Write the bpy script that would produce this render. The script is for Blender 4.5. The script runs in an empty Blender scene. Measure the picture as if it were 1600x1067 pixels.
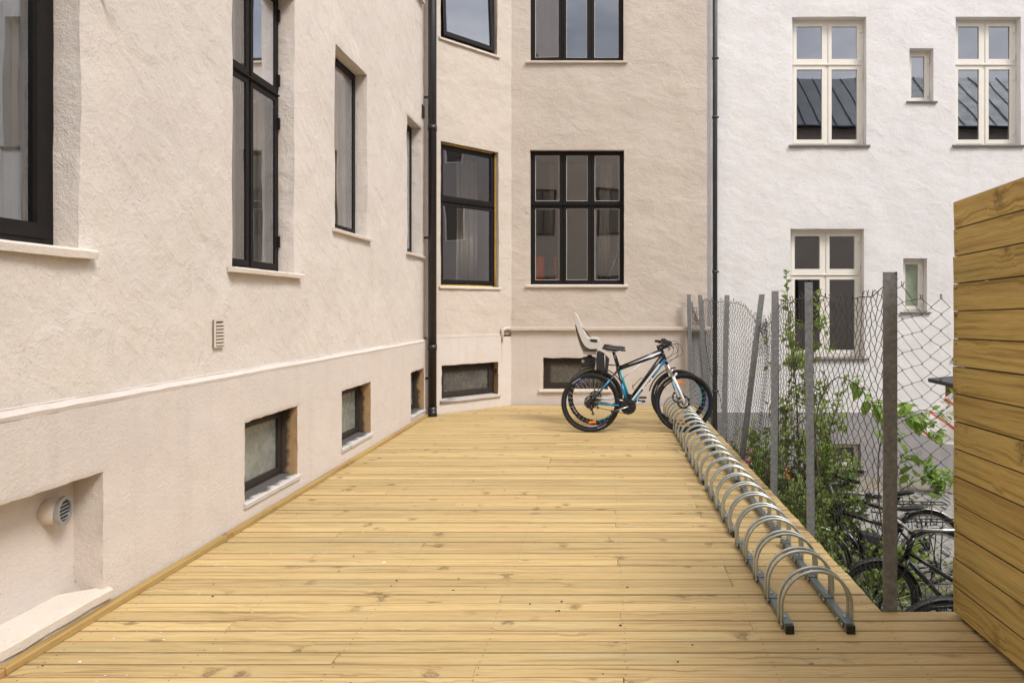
import bpy, bmesh, math, random
from mathutils import Vector, Matrix, noise
R = math.radians
random.seed(7)
S = bpy.context.scene
C = S.collection

# ------------------------------------------------------------------ camera, sky, sun, exposure
cam = bpy.data.cameras.new('camera')
cam.sensor_width = 36; cam.lens = 24.08
cam.shift_x = -0.0906; cam.shift_y = -0.0322
cam.clip_start = 0.05; cam.clip_end = 400
co = bpy.data.objects.new('camera', cam); C.objects.link(co)
co.location = (0, 0, 1.46); co.rotation_euler = (R(90), 0, 0)
S.camera = co

SUN_EL, SUN_AZ = 50, 38      # azimuth measured from +X towards -Y (the light comes from the open right side, behind the camera)
w = bpy.data.worlds.new('World'); S.world = w; w.use_nodes = True
nt = w.node_tree; nt.nodes.clear()
def wn(t, **k):
    n = nt.nodes.new(t)
    for a, b in k.items(): setattr(n, a, b)
    return n
sky = wn('ShaderNodeTexSky', sky_type='NISHITA', sun_disc=False)
sky.sun_elevation = R(SUN_EL); sky.sun_rotation = R(90 + SUN_AZ)
sky.air_density = 1.0; sky.dust_density = 1.3; sky.ozone_density = 1.0
hsv = wn('ShaderNodeHueSaturation'); hsv.inputs['Saturation'].default_value = 0.42
tc = wn('ShaderNodeTexCoord'); mp = wn('ShaderNodeMapping'); mp.inputs['Scale'].default_value = (1.0, 1.0, 2.6)
cn = wn('ShaderNodeTexNoise'); cn.inputs['Scale'].default_value = 2.6; cn.inputs['Detail'].default_value = 8; cn.inputs['Roughness'].default_value = 0.55
cr = wn('ShaderNodeValToRGB'); cr.color_ramp.elements[0].position = 0.36; cr.color_ramp.elements[1].position = 0.66
cr.color_ramp.elements[0].color = (0.0, 0.0, 0.0, 1); cr.color_ramp.elements[1].color = (1, 1, 1, 1)
cmix = wn('ShaderNodeMixRGB', blend_type='MIX'); cmix.inputs['Color2'].default_value = (12.5, 12.1, 12.2, 1)
bg = wn('ShaderNodeBackground'); bg.inputs['Strength'].default_value = 0.125
wo = wn('ShaderNodeOutputWorld')
L = nt.links
L.new(sky.outputs[0], hsv.inputs['Color']); L.new(tc.outputs['Generated'], mp.inputs[0]); L.new(mp.outputs[0], cn.inputs['Vector'])
L.new(cn.outputs['Fac'], cr.inputs[0]); L.new(cr.outputs[0], cmix.inputs['Fac']); L.new(hsv.outputs[0], cmix.inputs['Color1'])
L.new(cmix.outputs[0], bg.inputs['Color']); L.new(bg.outputs[0], wo.inputs[0])

sl = bpy.data.lights.new('sun', 'SUN'); sl.energy = 1.95; sl.angle = R(18); sl.color = (1.0, 0.965, 0.91)
so = bpy.data.objects.new('sun', sl); C.objects.link(so); so.location = (6, -4, 14)
sd = Vector((math.cos(R(SUN_EL)) * math.cos(R(SUN_AZ)), -math.cos(R(SUN_EL)) * math.sin(R(SUN_AZ)), math.sin(R(SUN_EL))))
so.rotation_euler = sd.to_track_quat('Z', 'Y').to_euler()
S.view_settings.view_transform = 'Standard'; S.view_settings.look = 'None'
S.view_settings.gamma = 1; S.view_settings.use_curve_mapping = False
S.view_settings.exposure = 0.60

# ------------------------------------------------------------------ materials
class NB:
    """small node builder"""
    def __init__(s, name):
        s.m = bpy.data.materials.new(name); s.m.use_nodes = True
        s.t = s.m.node_tree; s.b = s.t.nodes['Principled BSDF']; s.out = s.t.nodes['Material Output']
    def n(s, t, ins=None, **k):
        o = s.t.nodes.new(t)
        for a, b in k.items(): setattr(o, a, b)
        for a, b in (ins or {}).items():
            if hasattr(b, 'is_linked') or isinstance(b, bpy.types.NodeSocket): s.t.links.new(b, o.inputs[a])
            else: o.inputs[a].default_value = b
        return o
    def link(s, a, b): s.t.links.new(a, b)
    def pos(s): return s.n('ShaderNodeNewGeometry').outputs['Position']
    def obj(s): return s.n('ShaderNodeTexCoord').outputs['Object']
    def rnd(s): return s.n('ShaderNodeObjectInfo').outputs['Random']
    def map(s, v, scale=(1,1,1), rot=(0,0,0), loc=(0,0,0)):
        return s.n('ShaderNodeMapping', {'Vector': v, 'Scale': scale, 'Rotation': rot, 'Location': loc}).outputs[0]
    def noise(s, v, scale=5, detail=4, rough=0.5, dist=0.0):
        return s.n('ShaderNodeTexNoise', {'Vector': v, 'Scale': scale, 'Detail': detail, 'Roughness': rough, 'Distortion': dist}).outputs['Fac']
    def ramp(s, f, stops):
        o = s.n('ShaderNodeValToRGB', {'Fac': f}); e = o.color_ramp.elements
        while len(e) < len(stops): e.new(0.5)
        for i, (p, c) in enumerate(stops):
            e[i].position = p; e[i].color = (c, c, c, 1) if isinstance(c, (int, float)) else (*c, 1)
        return o.outputs[0]
    def mix(s, f, a, b, mode='MIX'):
        o = s.n('ShaderNodeMixRGB', blend_type=mode)
        for k, v in (('Fac', f), ('Color1', a), ('Color2', b)):
            if isinstance(v, bpy.types.NodeSocket): s.link(v, o.inputs[k])
            elif isinstance(v, (int, float)): o.inputs[k].default_value = v if k == 'Fac' else (v, v, v, 1)
            else: o.inputs[k].default_value = (*v, 1)
        return o.outputs[0]
    def math(s, op, a, b=0.0, c=0.0):
        o = s.n('ShaderNodeMath', operation=op)
        for i, v in enumerate((a, b, c)):
            if isinstance(v, bpy.types.NodeSocket): s.link(v, o.inputs[i])
            else: o.inputs[i].default_value = v
        return o.outputs[0]
    def bump(s, h, dist=0.01, strength=1.0, normal=None):
        o = s.n('ShaderNodeBump', {'Height': h, 'Distance': dist, 'Strength': strength})
        if normal: s.link(normal, o.inputs['Normal'])
        return o.outputs[0]
    def done(s, color=None, rough=None, normal=None, metal=None, spec=None):
        for k, v in (('Base Color', color), ('Roughness', rough), ('Normal', normal), ('Metallic', metal), ('Specular IOR Level', spec)):
            if v is None: continue
            if isinstance(v, bpy.types.NodeSocket): s.link(v, s.b.inputs[k])
            else: s.b.inputs[k].default_value = (*v, 1) if isinstance(v, tuple) else v
        return s.m

def plain(name, col, rough=0.6, metal=0.0, var=0.06, scale=14, bumpd=0.0006, spec=0.5):
    b = NB(name); p = b.obj()
    f = b.noise(p, scale, 5, 0.6)
    c = b.mix(f, tuple(x * (1 - var * 2) for x in col), tuple(min(1, x * (1 + var * 2)) for x in col))
    r = b.math('ADD', b.math('MULTIPLY', b.noise(p, scale * 2.3, 3), 0.16), rough - 0.08)
    return b.done(c, r, b.bump(b.noise(p, scale * 12, 3), bumpd), metal, spec)

def stucco(name, col, ridge=1.0, fine=1.0, var=0.05, tilt=0.6, dirt=0.0, ydir=False):
    b = NB(name); p = b.pos()
    q = b.map(b.map(p, (1, 1, 1), (tilt, 0, 0) if not ydir else (0, -tilt, 0)), (1, 0.62, 1.2) if not ydir else (0.68, 1, 1.15))
    wv = b.n('ShaderNodeVectorMath', {0: b.n('ShaderNodeTexNoise', {'Vector': p, 'Scale': 4.0, 'Detail': 3.0}).outputs['Color'], 1: (0.22, 0.22, 0.22)}, operation='MULTIPLY').outputs[0]
    warp = b.n('ShaderNodeVectorMath', {0: q, 1: wv}, operation='ADD').outputs[0]
    n1 = b.noise(warp, 4.5, 4, 0.50, 0.0)
    n6 = b.noise(warp, 15, 4, 0.62, 0.0)
    # scattered trowel lips: a few short sharp steps, only inside patches
    lipn = b.noise(warp, 7.5, 5, 0.60, 0.4)
    lip = b.ramp(lipn, [(0.488, 0.0), (0.503, 1.0), (0.60, 0.25), (0.75, 0.0)])
    lip2 = b.ramp(b.noise(warp, 16.0, 4, 0.6, 0.3), [(0.53, 0.0), (0.55, 1.0), (0.64, 0.2), (0.8, 0.0)])
    patch = b.ramp(b.noise(p, 4.2, 4, 0.6), [(0.50, 0.04), (0.62, 1.0)])
    patch2 = b.ramp(b.noise(b.map(p, loc=(3, 7, 1)), 5.5, 3, 0.6), [(0.50, 0.0), (0.60, 1.0)])
    n3 = b.noise(p, 170, 4, 0.75)
    n4 = b.noise(p, 48, 4, 0.7)
    h1 = b.math('ADD', b.math('ADD', b.math('MULTIPLY', n1, 0.036 * ridge), b.math('MULTIPLY', n6, 0.0035 * ridge)), b.math('ADD', b.math('MULTIPLY', b.math('MULTIPLY', lip, patch), 0.0026 * ridge), b.math('MULTIPLY', b.math('MULTIPLY', lip2, patch2), 0.0022 * ridge)))
    h2 = b.math('ADD', b.math('MULTIPLY', n3, 0.0042 * fine), b.math('MULTIPLY', n4, 0.0046 * fine))
    hh = b.math('ADD', h1, h2)
    nb = b.bump(hh, 1.0, 0.8)
    m = b.noise(p, 1.1, 6, 0.65)
    m2 = b.noise(p, 8, 6, 0.75)
    m3 = b.noise(p, 3.3, 5, 0.7)
    c = b.mix(b.ramp(m, [(0.3, 0.0), (0.7, 1.0)]), tuple(x * (1 - var) for x in col), tuple(x * (1 + var) for x in col))
    c = b.mix(b.ramp(m3, [(0.45, 0.0), (0.7, 0.30)]), c, (col[0] * 0.93, col[1] * 0.88, col[2] * 0.78))
    c = b.mix(b.ramp(m3, [(0.28, 0.25), (0.45, 0.0)]), c, (col[0] * 1.02, col[1] * 0.99, col[2] * 1.03))
    c = b.mix(b.ramp(m2, [(0.33, 0.16), (0.5, 0.0)]), c, tuple(x * 0.70 for x in col))
    c = b.mix(b.ramp(b.noise(p, 140, 3, 0.8), [(0.30, 0.20), (0.48, 0.0)]), c, tuple(x * 0.62 for x in col))
    c = b.mix(b.ramp(b.noise(b.map(p, loc=(5, 5, 5)), 120, 3, 0.8), [(0.54, 0.0), (0.70, 0.22)]), c, tuple(min(0.92, x * 1.22) for x in col))
    pit = b.math('MULTIPLY', b.ramp(b.noise(p, 60, 2, 0.5), [(0.67, 0.0), (0.74, 0.55)]), b.ramp(b.noise(p, 5, 3), [(0.45, 0.1), (0.62, 1.0)]))
    c = b.mix(pit, c, tuple(x * 0.45 for x in col))
    if dirt:
        z = b.n('ShaderNodeSeparateXYZ', {0: p}).outputs[2]
        st = b.noise(b.map(p, (5, 5, 0.35)), 1.6, 4, 0.6)
        c = b.mix(b.ramp(st, [(0.52, 0.0), (0.75, dirt)]), c, tuple(x * 0.62 for x in col))
    return b.done(c, 0.92, nb, spec=0.25)

M = {}
BEIGE = (0.56, 0.455, 0.355)
M['stucco_side'] = stucco('beige_render', (0.675, 0.612, 0.560), 0.9, 1.15, 0.05, 0.85)
M['stucco_back'] = stucco('beige_render_smeared', (0.600, 0.530, 0.465), 0.72, 1.2, 0.05, 0.2, ydir=True)
M['plinth'] = stucco('beige_plinth_render', (0.655, 0.590, 0.545), 0.25, 1.3, 0.04, 0.4, dirt=0.15)
M['white_render'] = stucco('white_render', (0.785, 0.772, 0.778), 0.45, 0.9, 0.03, 0.35, dirt=0.10, ydir=True)
M['grey_plinth'] = stucco('grey_plinth_render', (0.37, 0.355, 0.36), 0.4, 0.9, 0.08, 0.4, dirt=0.4, ydir=True)
M['sill'] = stucco('cream_sill_plaster', (0.68, 0.61, 0.54), 0.2, 1.0, 0.06, 0.4)
M['dark_frame'] = plain('brown_black_window_paint', (0.0085, 0.0065, 0.006), 0.6, 0, 0.25, 9, 0.0008, spec=0.25)
M['dark_brown'] = plain('weathered_dark_wood', (0.024, 0.017, 0.013), 0.6, 0, 0.4, 12, 0.002)
M['cream'] = plain('cream_window_paint', (0.80, 0.77, 0.70), 0.45, 0, 0.04, 6)
M['inner_white'] = plain('pale_inner_frame_paint', (0.76, 0.69, 0.59), 0.5, 0, 0.05, 6)
M['bead'] = plain('pale_putty', (0.55, 0.53, 0.50), 0.5, 0, 0.1, 20)
M['grey_sill'] = plain('grey_sill_metal', (0.20, 0.18, 0.17), 0.55, 0.2, 0.1, 6)
M['black_pipe'] = plain('black_painted_steel', (0.014, 0.013, 0.013), 0.38, 0.0, 0.3, 7, 0.0008)
M['grey_pipe'] = plain('dull_dark_pipe', (0.045, 0.043, 0.045), 0.45, 0.2, 0.25, 7)
M['foam'] = plain('yellow_foam', (0.50, 0.31, 0.05), 0.8, 0, 0.3, 40, 0.004)
M['steel_post'] = plain('weathered_galvanised_steel', (0.205, 0.212, 0.218), 0.6, 0.15, 0.35, 40, 0.0009)
M['wire'] = plain('dull_fence_wire', (0.065, 0.062, 0.06), 0.5, 0.4, 0.2, 8)
M['galv'] = None
M['black_plastic'] = plain('black_plastic', (0.012, 0.012, 0.012), 0.5, 0, 0.2, 20)
M['rubber'] = plain('tyre_rubber', (0.017, 0.016, 0.015), 0.75, 0, 0.3, 60, 0.003)
M['silver'] = plain('brushed_aluminium', (0.55, 0.55, 0.56), 0.32, 0.9, 0.1, 20)
M['spoke'] = plain('bright_spoke_steel', (0.62, 0.62, 0.63), 0.35, 0.6, 0.05, 20)
M['black_gloss'] = plain('black_gloss_paint', (0.010, 0.010, 0.013), 0.22, 0, 0.1, 6, 0.0001)
M['white_gloss'] = plain('white_gloss_paint', (0.75, 0.75, 0.76), 0.25, 0, 0.02, 6, 0.0001)
M['blue_gloss'] = plain('bright_blue_gloss', (0.015, 0.22, 0.48), 0.25, 0, 0.05, 6, 0.0001)
M['deep_blue'] = plain('deep_blue_gloss', (0.012, 0.055, 0.28), 0.3, 0, 0.05, 6, 0.0001)
M['teal_gloss'] = plain('teal_gloss', (0.02, 0.36, 0.42), 0.25, 0, 0.05, 6, 0.0001)
M['orange'] = plain('orange_reflector_plastic', (0.85, 0.20, 0.02), 0.2, 0, 0.1, 40)
M['seat_grey'] = plain('pale_grey_plastic', (0.56, 0.54, 0.51), 0.45, 0, 0.04, 6)
M['seat_dark'] = plain('taupe_plastic', (0.13, 0.115, 0.095), 0.55, 0, 0.1, 6)
M['bag'] = plain('black_nylon', (0.016, 0.017, 0.020), 0.7, 0, 0.3, 18, 0.004)
M['saddle'] = plain('black_saddle_vinyl', (0.018, 0.018, 0.021), 0.38, 0, 0.2, 18, 0.001)
M['roof_metal'] = plain('standing_seam_zinc', (0.16, 0.175, 0.19), 0.5, 0.5, 0.15, 1.2)
M['gutter'] = plain('dark_gutter_metal', (0.045, 0.045, 0.05), 0.5, 0.4)
M['stem'] = plain('woody_stem', (0.10, 0.075, 0.045), 0.8, 0, 0.3, 30, 0.003)
M['green_stem'] = plain('green_stem', (0.12, 0.17, 0.05), 0.6, 0, 0.2, 30, 0.001)
M['pink'] = plain('pink_petals', (0.62, 0.28, 0.24), 0.7, 0, 0.3, 50)
M['orange_petal'] = plain('orange_petals', (0.62, 0.24, 0.07), 0.7, 0, 0.3, 50)
M['red_box'] = plain('red_orange_board', (0.50, 0.09, 0.04), 0.6, 0, 0.1, 5)
M['curtain'] = plain('pale_curtain_cloth', (0.78, 0.73, 0.65), 0.85, 0, 0.08, 4, 0.002)
M['sticker'] = plain('pale_blue_sticker', (0.55, 0.68, 0.80), 0.4, 0, 0.03, 30)
M['dark_lid'] = plain('slate_dark_lid', (0.035, 0.038, 0.045), 0.5, 0, 0.2, 10)
M['vent_metal'] = plain('dull_zinc_vent', (0.36, 0.36, 0.37), 0.4, 0.6, 0.15, 30)
M['seat_taupe'] = plain('taupe_painted_plaster', (0.48, 0.43, 0.40), 0.85, 0, 0.08, 20, 0.002)
M['hole'] = plain('dark_duct_inside', (0.02, 0.019, 0.018), 0.9)
M['beige_plain'] = plain('beige_painted_plaster', (0.62, 0.54, 0.46), 0.85, 0, 0.07, 25, 0.002)

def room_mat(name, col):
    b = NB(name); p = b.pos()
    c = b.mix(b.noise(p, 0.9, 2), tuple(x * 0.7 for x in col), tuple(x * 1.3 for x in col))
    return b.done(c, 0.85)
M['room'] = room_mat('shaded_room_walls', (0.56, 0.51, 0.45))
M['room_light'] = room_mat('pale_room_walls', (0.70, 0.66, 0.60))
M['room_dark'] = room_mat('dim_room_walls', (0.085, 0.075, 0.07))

def glass(name, tint=(0.96, 0.97, 0.95), boost=2.1, base=0.15, wob=0.003, rough=0.0):
    b = NB(name); b.t.nodes.remove(b.b)
    p = b.pos()
    nn = b.bump(b.noise(p, 1.7, 1), wob, 0.5)
    fr = b.n('ShaderNodeFresnel', {'IOR': 1.52, 'Normal': nn}).outputs[0]
    f = b.math('MINIMUM', b.math('ADD', b.math('MULTIPLY', fr, boost), base), 0.92)
    g = b.n('ShaderNodeBsdfGlossy', {'Color': (0.88, 0.92, 1.0, 1), 'Roughness': rough, 'Normal': nn}).outputs[0]
    t = b.n('ShaderNodeBsdfTransparent', {'Color': (*tint, 1)}).outputs[0]
    mx = b.n('ShaderNodeMixShader', {0: f, 1: t, 2: g})
    b.link(mx.outputs[0], b.out.inputs[0])
    return b.m
M['glass'] = glass('clear_window_glass')
M['glass_mirror'] = glass('reflective_window_glass', (0.6, 0.62, 0.62), 1.8, 0.12, 0.002)
def dusty(name, a, c2, amt):
    b = NB(name); p = b.pos()
    n1 = b.noise(p, 7, 6, 0.7, 0.6); n2 = b.noise(p, 60, 3, 0.6)
    c = b.mix(b.ramp(n1, [(0.3, 0.0), (0.7, 1.0)]), a, c2)
    c = b.mix(b.ramp(n2, [(0.62, 0.0), (0.7, 0.6)]), c, (0.5, 0.5, 0.48))
    return b.done(c, b.math('ADD', b.math('MULTIPLY', n1, 0.3), 0.12), b.bump(n1, 0.004), spec=0.7)
M['dusty_glass'] = dusty('dust_streaked_pane', (0.13, 0.15, 0.14), (0.26, 0.28, 0.26), 0.5)
M['frosted_green'] = dusty('frosted_greenish_pane', (0.22, 0.27, 0.20), (0.32, 0.37, 0.29), 0.2)
M['dusty_dark'] = dusty('dark_dusty_pane', (0.055, 0.052, 0.045), (0.12, 0.115, 0.10), 0.5)

def stained(name, base, dark, sc=5.0, lo=0.45, hi=0.6):
    b = NB(name); p = b.pos()
    n1 = b.noise(p, sc, 4, 0.5, 0.7)
    c = b.mix(b.ramp(n1, [(lo, 0.0), (hi, 0.95)]), base, dark)
    c = b.mix(b.ramp(b.noise(p, 40, 4), [(0.5, 0.0), (0.7, 0.4)]), c, tuple(x * 0.6 for x in base))
    return b.done(c, 0.9, b.bump(b.noise(p, 60, 4), 0.004))
M['ochre'] = stained('ochre_reveal_with_soot', (0.36, 0.22, 0.10), (0.05, 0.035, 0.028), 3.4, 0.56, 0.66)
def sooty(name, base, dark, x0, x1):
    b = NB(name); p = b.pos(); x = b.n('ShaderNodeSeparateXYZ', {0: p}).outputs
    n1 = b.noise(p, 7, 3, 0.5)
    t = b.math('ADD', x[0], b.math('MULTIPLY', b.math('SUBTRACT', n1, 0.5), 0.16))
    f = b.n('ShaderNodeMapRange', {'Value': t, 'From Min': x1, 'From Max': x0, 'To Min': 0.0, 'To Max': 0.92}, clamp=True).outputs[0]
    c = b.mix(b.ramp(b.noise(p, 18, 4), [(0.4, 0.25), (0.65, 0.0)]), base, tuple(k * 0.75 for k in base))
    c = b.mix(f, c, dark)
    return b.done(c, 0.9, b.bump(b.noise(p, 70, 4), 0.004))
M['ochre_side'] = sooty('ochre_reveal_soot_by_frame', (0.40, 0.26, 0.13), (0.035, 0.028, 0.024), -2.525, -2.49)
M['sill_side'] = sooty('pale_sill_soot_by_frame', (0.56, 0.52, 0.49), (0.05, 0.046, 0.045), -2.475, -2.43)
M['soot_sill'] = stained('pale_sill_with_soot', (0.50, 0.46, 0.43), (0.09, 0.082, 0.078), 3.0, 0.53, 0.64)

def wood(name, light, mid, dark, knot, green=(0.36, 0.36, 0.16), scale=1.0, var=0.22, red=(0.42, 0.21, 0.09), kn=1.0, redlo=0.9, con=1.0, gr=0.5, many=0.80):
    b = NB(name); o = b.obj(); r = b.rnd()
    off = b.n('ShaderNodeCombineXYZ', {0: b.math('MULTIPLY', r, 57.0), 1: b.math('MULTIPLY', r, 31.0), 2: b.math('MULTIPLY', r, 13.0)}).outputs[0]
    p = b.n('ShaderNodeVectorMath', {0: o, 1: off}, operation='ADD').outputs[0]
    # knots: sparse cells stretched along the board
    kp = b.map(p, (6.6 * scale, 5.6 * scale, 3.0 * scale))
    kp = b.n('ShaderNodeVectorMath', {0: kp, 1: b.n('ShaderNodeVectorMath', {0: b.n('ShaderNodeTexNoise', {'Vector': b.map(p, (26, 26, 14)), 'Scale': 1.0, 'Detail': 3.0}).outputs['Color'], 1: (0.55, 0.45, 0.0)}, operation='MULTIPLY').outputs[0]}, operation='ADD').outputs[0]
    v = b.n('ShaderNodeTexVoronoi', {'Vector': kp, 'Scale': 1.0, 'Randomness': 1.0}, feature='F1')
    d = v.outputs['Distance']; sel = b.n('ShaderNodeSeparateXYZ', {0: v.outputs['Color']}).outputs[0]
    selm = b.ramp(sel, [(many, 0.0), (many + 0.03, 1.0)])
    near = b.math('MULTIPLY', b.ramp(d, [(0.0, 1.0), (0.6, 0.0)]), selm)
    warpy = b.math('MULTIPLY', near, 0.030 * kn)
    sx = b.n('ShaderNodeSeparateXYZ', {0: p}).outputs
    low = b.math('MULTIPLY', b.noise(b.map(p, (0.9, 3, 3)), 1.0, 2, 0.5), 0.05)
    yy = b.math('ADD', b.math('ADD', sx[1], warpy), low)
    gp = b.n('ShaderNodeCombineXYZ', {0: b.math('MULTIPLY', sx[0], 1.25), 1: b.math('MULTIPLY', yy, 46.0), 2: b.math('MULTIPLY', sx[2], 9.0)}).outputs[0]
    g1 = b.noise(gp, 1.0, 4, 0.6, 0.15)
    gp2 = b.n('ShaderNodeCombineXYZ', {0: b.math('MULTIPLY', sx[0], 9.0), 1: b.math('MULTIPLY', yy, 240.0), 2: b.math('MULTIPLY', sx[2], 60.0)}).outputs[0]
    g2 = b.noise(gp2, 1.0, 2, 0.5)
    c = b.mix(b.ramp(g1, [(0.5 - 0.20/con, 0.0), (0.5, 0.5), (0.5 + 0.20/con, 1.0)]), mid, light)
    c = b.mix(b.ramp(g1, [(0.30, 0.9), (0.40 + 0.05*con, 0.0)]), c, dark)
    gp3 = b.n('ShaderNodeCombineXYZ', {0: b.math('MULTIPLY', sx[0], 3.4), 1: b.math('MULTIPLY', yy, 110.0), 2: b.math('MULTIPLY', sx[2], 30.0)}).outputs[0]
    c = b.mix(b.ramp(b.noise(gp3, 1.0, 3, 0.6), [(0.54, 0.0), (0.70, 0.28)]), c, dark)
    c = b.mix(b.ramp(g2, [(0.3, 0.34), (0.55, 0.0)]), c, dark)
    pat = b.noise(b.map(p, (1.3, 5, 5)), 1.0, 3, 0.5)
    c = b.mix(b.ramp(pat, [(0.56, 0.0), (0.76, gr)]), c, green)
    pat2 = b.noise(b.map(p, (0.8, 14, 5), loc=(9, 4, 2)), 1.0, 3, 0.5)
    c = b.mix(b.ramp(pat2, [(0.56, 0.0), (0.72, 0.55)]), c, red)
    c = b.mix(b.ramp(r, [(redlo, 0.0), (redlo + 0.03, 0.55)]), c, red)
    # knot body: dark rim, brown inside, pale cracks
    ring = b.math('MULTIPLY', b.ramp(d, [(0.0, 0.55), (0.085, 0.6), (0.125, 0.95), (0.17, 0.25), (0.26, 0.0)]), selm)
    kk = b.math('MULTIPLY', ring, b.ramp(b.noise(p, 90, 3), [(0.3, 0.45), (0.6, 1.0)]))
    c = b.mix(b.math('MULTIPLY', kk, 0.85), c, knot)
    c = b.mix(b.math('MULTIPLY', b.ramp(d, [(0.12, 0.6), (0.32, 0.0)]), b.math('MULTIPLY', selm, b.ramp(g1, [(0.4, 1.0), (0.6, 0.1)]))), c, dark)
    # long resin streaks leaving the knots
    # board to board tone
    tone = b.math('ADD', b.math('MULTIPLY', b.math('FRACT', b.math('MULTIPLY', r, 17.31)), var), 1 - var * 0.55)
    c = b.mix(1.0, c, b.n('ShaderNodeCombineXYZ', {0: tone, 1: tone, 2: tone}).outputs[0], 'MULTIPLY')
    speck = b.ramp(b.noise(p, 130, 1), [(0.77, 0.0), (0.80, 0.5)])
    c = b.mix(speck, c, knot)
    h = b.math('ADD', b.math('MULTIPLY', g1, 0.0012), b.math('MULTIPLY', g2, 0.0006))
    h = b.math('SUBTRACT', h, b.math('MULTIPLY', kk, 0.001))
    return b.done(c, b.math('ADD', b.math('MULTIPLY', g1, 0.15), 0.52), b.bump(h, 1.0, 0.8), spec=0.3)
M['deck'] = wood('pine_deck_boards', (0.585, 0.440, 0.215), (0.50, 0.355, 0.155), (0.28, 0.180, 0.070), (0.085, 0.058, 0.035), green=(0.40, 0.41, 0.26), var=0.26, red=(0.46, 0.27, 0.13), redlo=0.955, con=1.1, gr=0.26, many=0.62)
M['panel'] = wood('treated_pine_cladding', (0.60, 0.455, 0.165), (0.47, 0.335, 0.105), (0.25, 0.160, 0.045), (0.085, 0.065, 0.03), green=(0.30, 0.31, 0.13), scale=0.75, var=0.16, red=(0.38, 0.22, 0.075), kn=1.0, redlo=2.0, con=1.35, gr=0.35, many=0.60)
M['board_side'] = plain('seam_shade_and_dirt', (0.20, 0.130, 0.058), 0.9, 0, 0.3, 30)  # seam shade painted into the board sides and chamfers, plus some dirt
M['edge_wood'] = wood('pine_edge_strip', (0.47, 0.33, 0.13), (0.38, 0.25, 0.085), (0.25, 0.15, 0.05), (0.12, 0.08, 0.04), green=(0.30, 0.28, 0.12))

def galv():
    b = NB('zinc_plated_steel'); p = b.obj()
    n1 = b.noise(p, 5, 4, 0.6)
    c = b.mix(b.ramp(n1, [(0.35, 0.0), (0.65, 1.0)]), (0.42, 0.47, 0.47), (0.60, 0.64, 0.64))
    c = b.mix(b.ramp(b.noise(p, 3, 2), [(0.5, 0.0), (0.7, 0.6)]), c, (0.42, 0.48, 0.42))
    return b.done(c, b.math('ADD', b.math('MULTIPLY', b.noise(p, 20, 3), 0.2), 0.25), b.bump(b.noise(p, 80, 2), 0.0003), 0.9)
M['galv'] = galv()
def galv_dark():
    b = NB('blued_zinc_rail'); p = b.obj()
    c = b.mix(b.noise(p, 6, 4), (0.16, 0.20, 0.22), (0.32, 0.36, 0.37))
    return b.done(c, 0.36, None, 0.85)
M['rail'] = galv_dark()

def leafmat(name, a, c2, tr=0.42):
    b = NB(name); p = b.pos()
    n1 = b.noise(p, 9, 3, 0.6)
    n2 = b.noise(p, 2.2, 2)
    c = b.mix(b.ramp(n1, [(0.3, 0.0), (0.7, 1.0)]), a, c2)
    c = b.mix(b.ramp(n2, [(0.4, 0.4), (0.6, 0.0)]), c, tuple(x * 0.6 for x in a))
    b.done(c, 0.5, None, spec=0.4)
    tl = b.n('ShaderNodeBsdfTranslucent', {'Color': c}).outputs[0]
    mx = b.n('ShaderNodeMixShader', {0: tr, 1: b.b.outputs[0], 2: tl})
    b.link(mx.outputs[0], b.out.inputs[0])
    return b.m
M['leaf'] = leafmat('yellow_green_leaf', (0.16, 0.24, 0.045), (0.33, 0.44, 0.08))
M['leaf_dark'] = leafmat('mid_green_leaf', (0.12, 0.20, 0.04), (0.26, 0.37, 0.075))
M['leaf_bright'] = leafmat('fresh_green_leaf', (0.16, 0.29, 0.045), (0.31, 0.46, 0.09))

def ground_mat():
    b = NB('yard_soil_and_gravel'); p = b.pos()
    n1 = b.noise(p, 2.0, 6, 0.7); n2 = b.noise(p, 40, 4, 0.7)
    c = b.mix(n1, (0.13, 0.11, 0.085), (0.27, 0.235, 0.19))
    c = b.mix(b.ramp(n2, [(0.4, 0.0), (0.7, 0.7)]), c, (0.36, 0.33, 0.29))
    return b.done(c, 0.95, b.bump(n2, 0.02))
M['ground'] = ground_mat()
M['sett'] = plain('worn_granite_sett', (0.25, 0.24, 0.225), 0.85, 0, 0.18, 16, 0.003)
def sack():
    b = NB('white_plastic_with_red_bands'); o = b.obj()
    y = b.n('ShaderNodeSeparateXYZ', {0: o}).outputs
    t = b.math('ADD', b.math('MULTIPLY', y[0], 0.80), b.math('MULTIPLY', y[2], 1.05))
    t = b.math('ADD', t, b.math('MULTIPLY', b.noise(o, 6, 2), 0.03))
    f = b.math('FRACT', b.math('ADD', b.math('MULTIPLY', t, 4.4), 0.28))
    band = b.ramp(f, [(0.0, 0.0), (0.42, 0.0), (0.45, 1.0), (0.55, 1.0), (0.58, 0.0), (1.0, 0.0)])
    c = b.mix(band, (0.78, 0.75, 0.73), (0.62, 0.09, 0.06))
    return b.done(c, 0.4, b.bump(b.noise(o, 18, 4), 0.01))
M['sack'] = sack()

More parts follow.
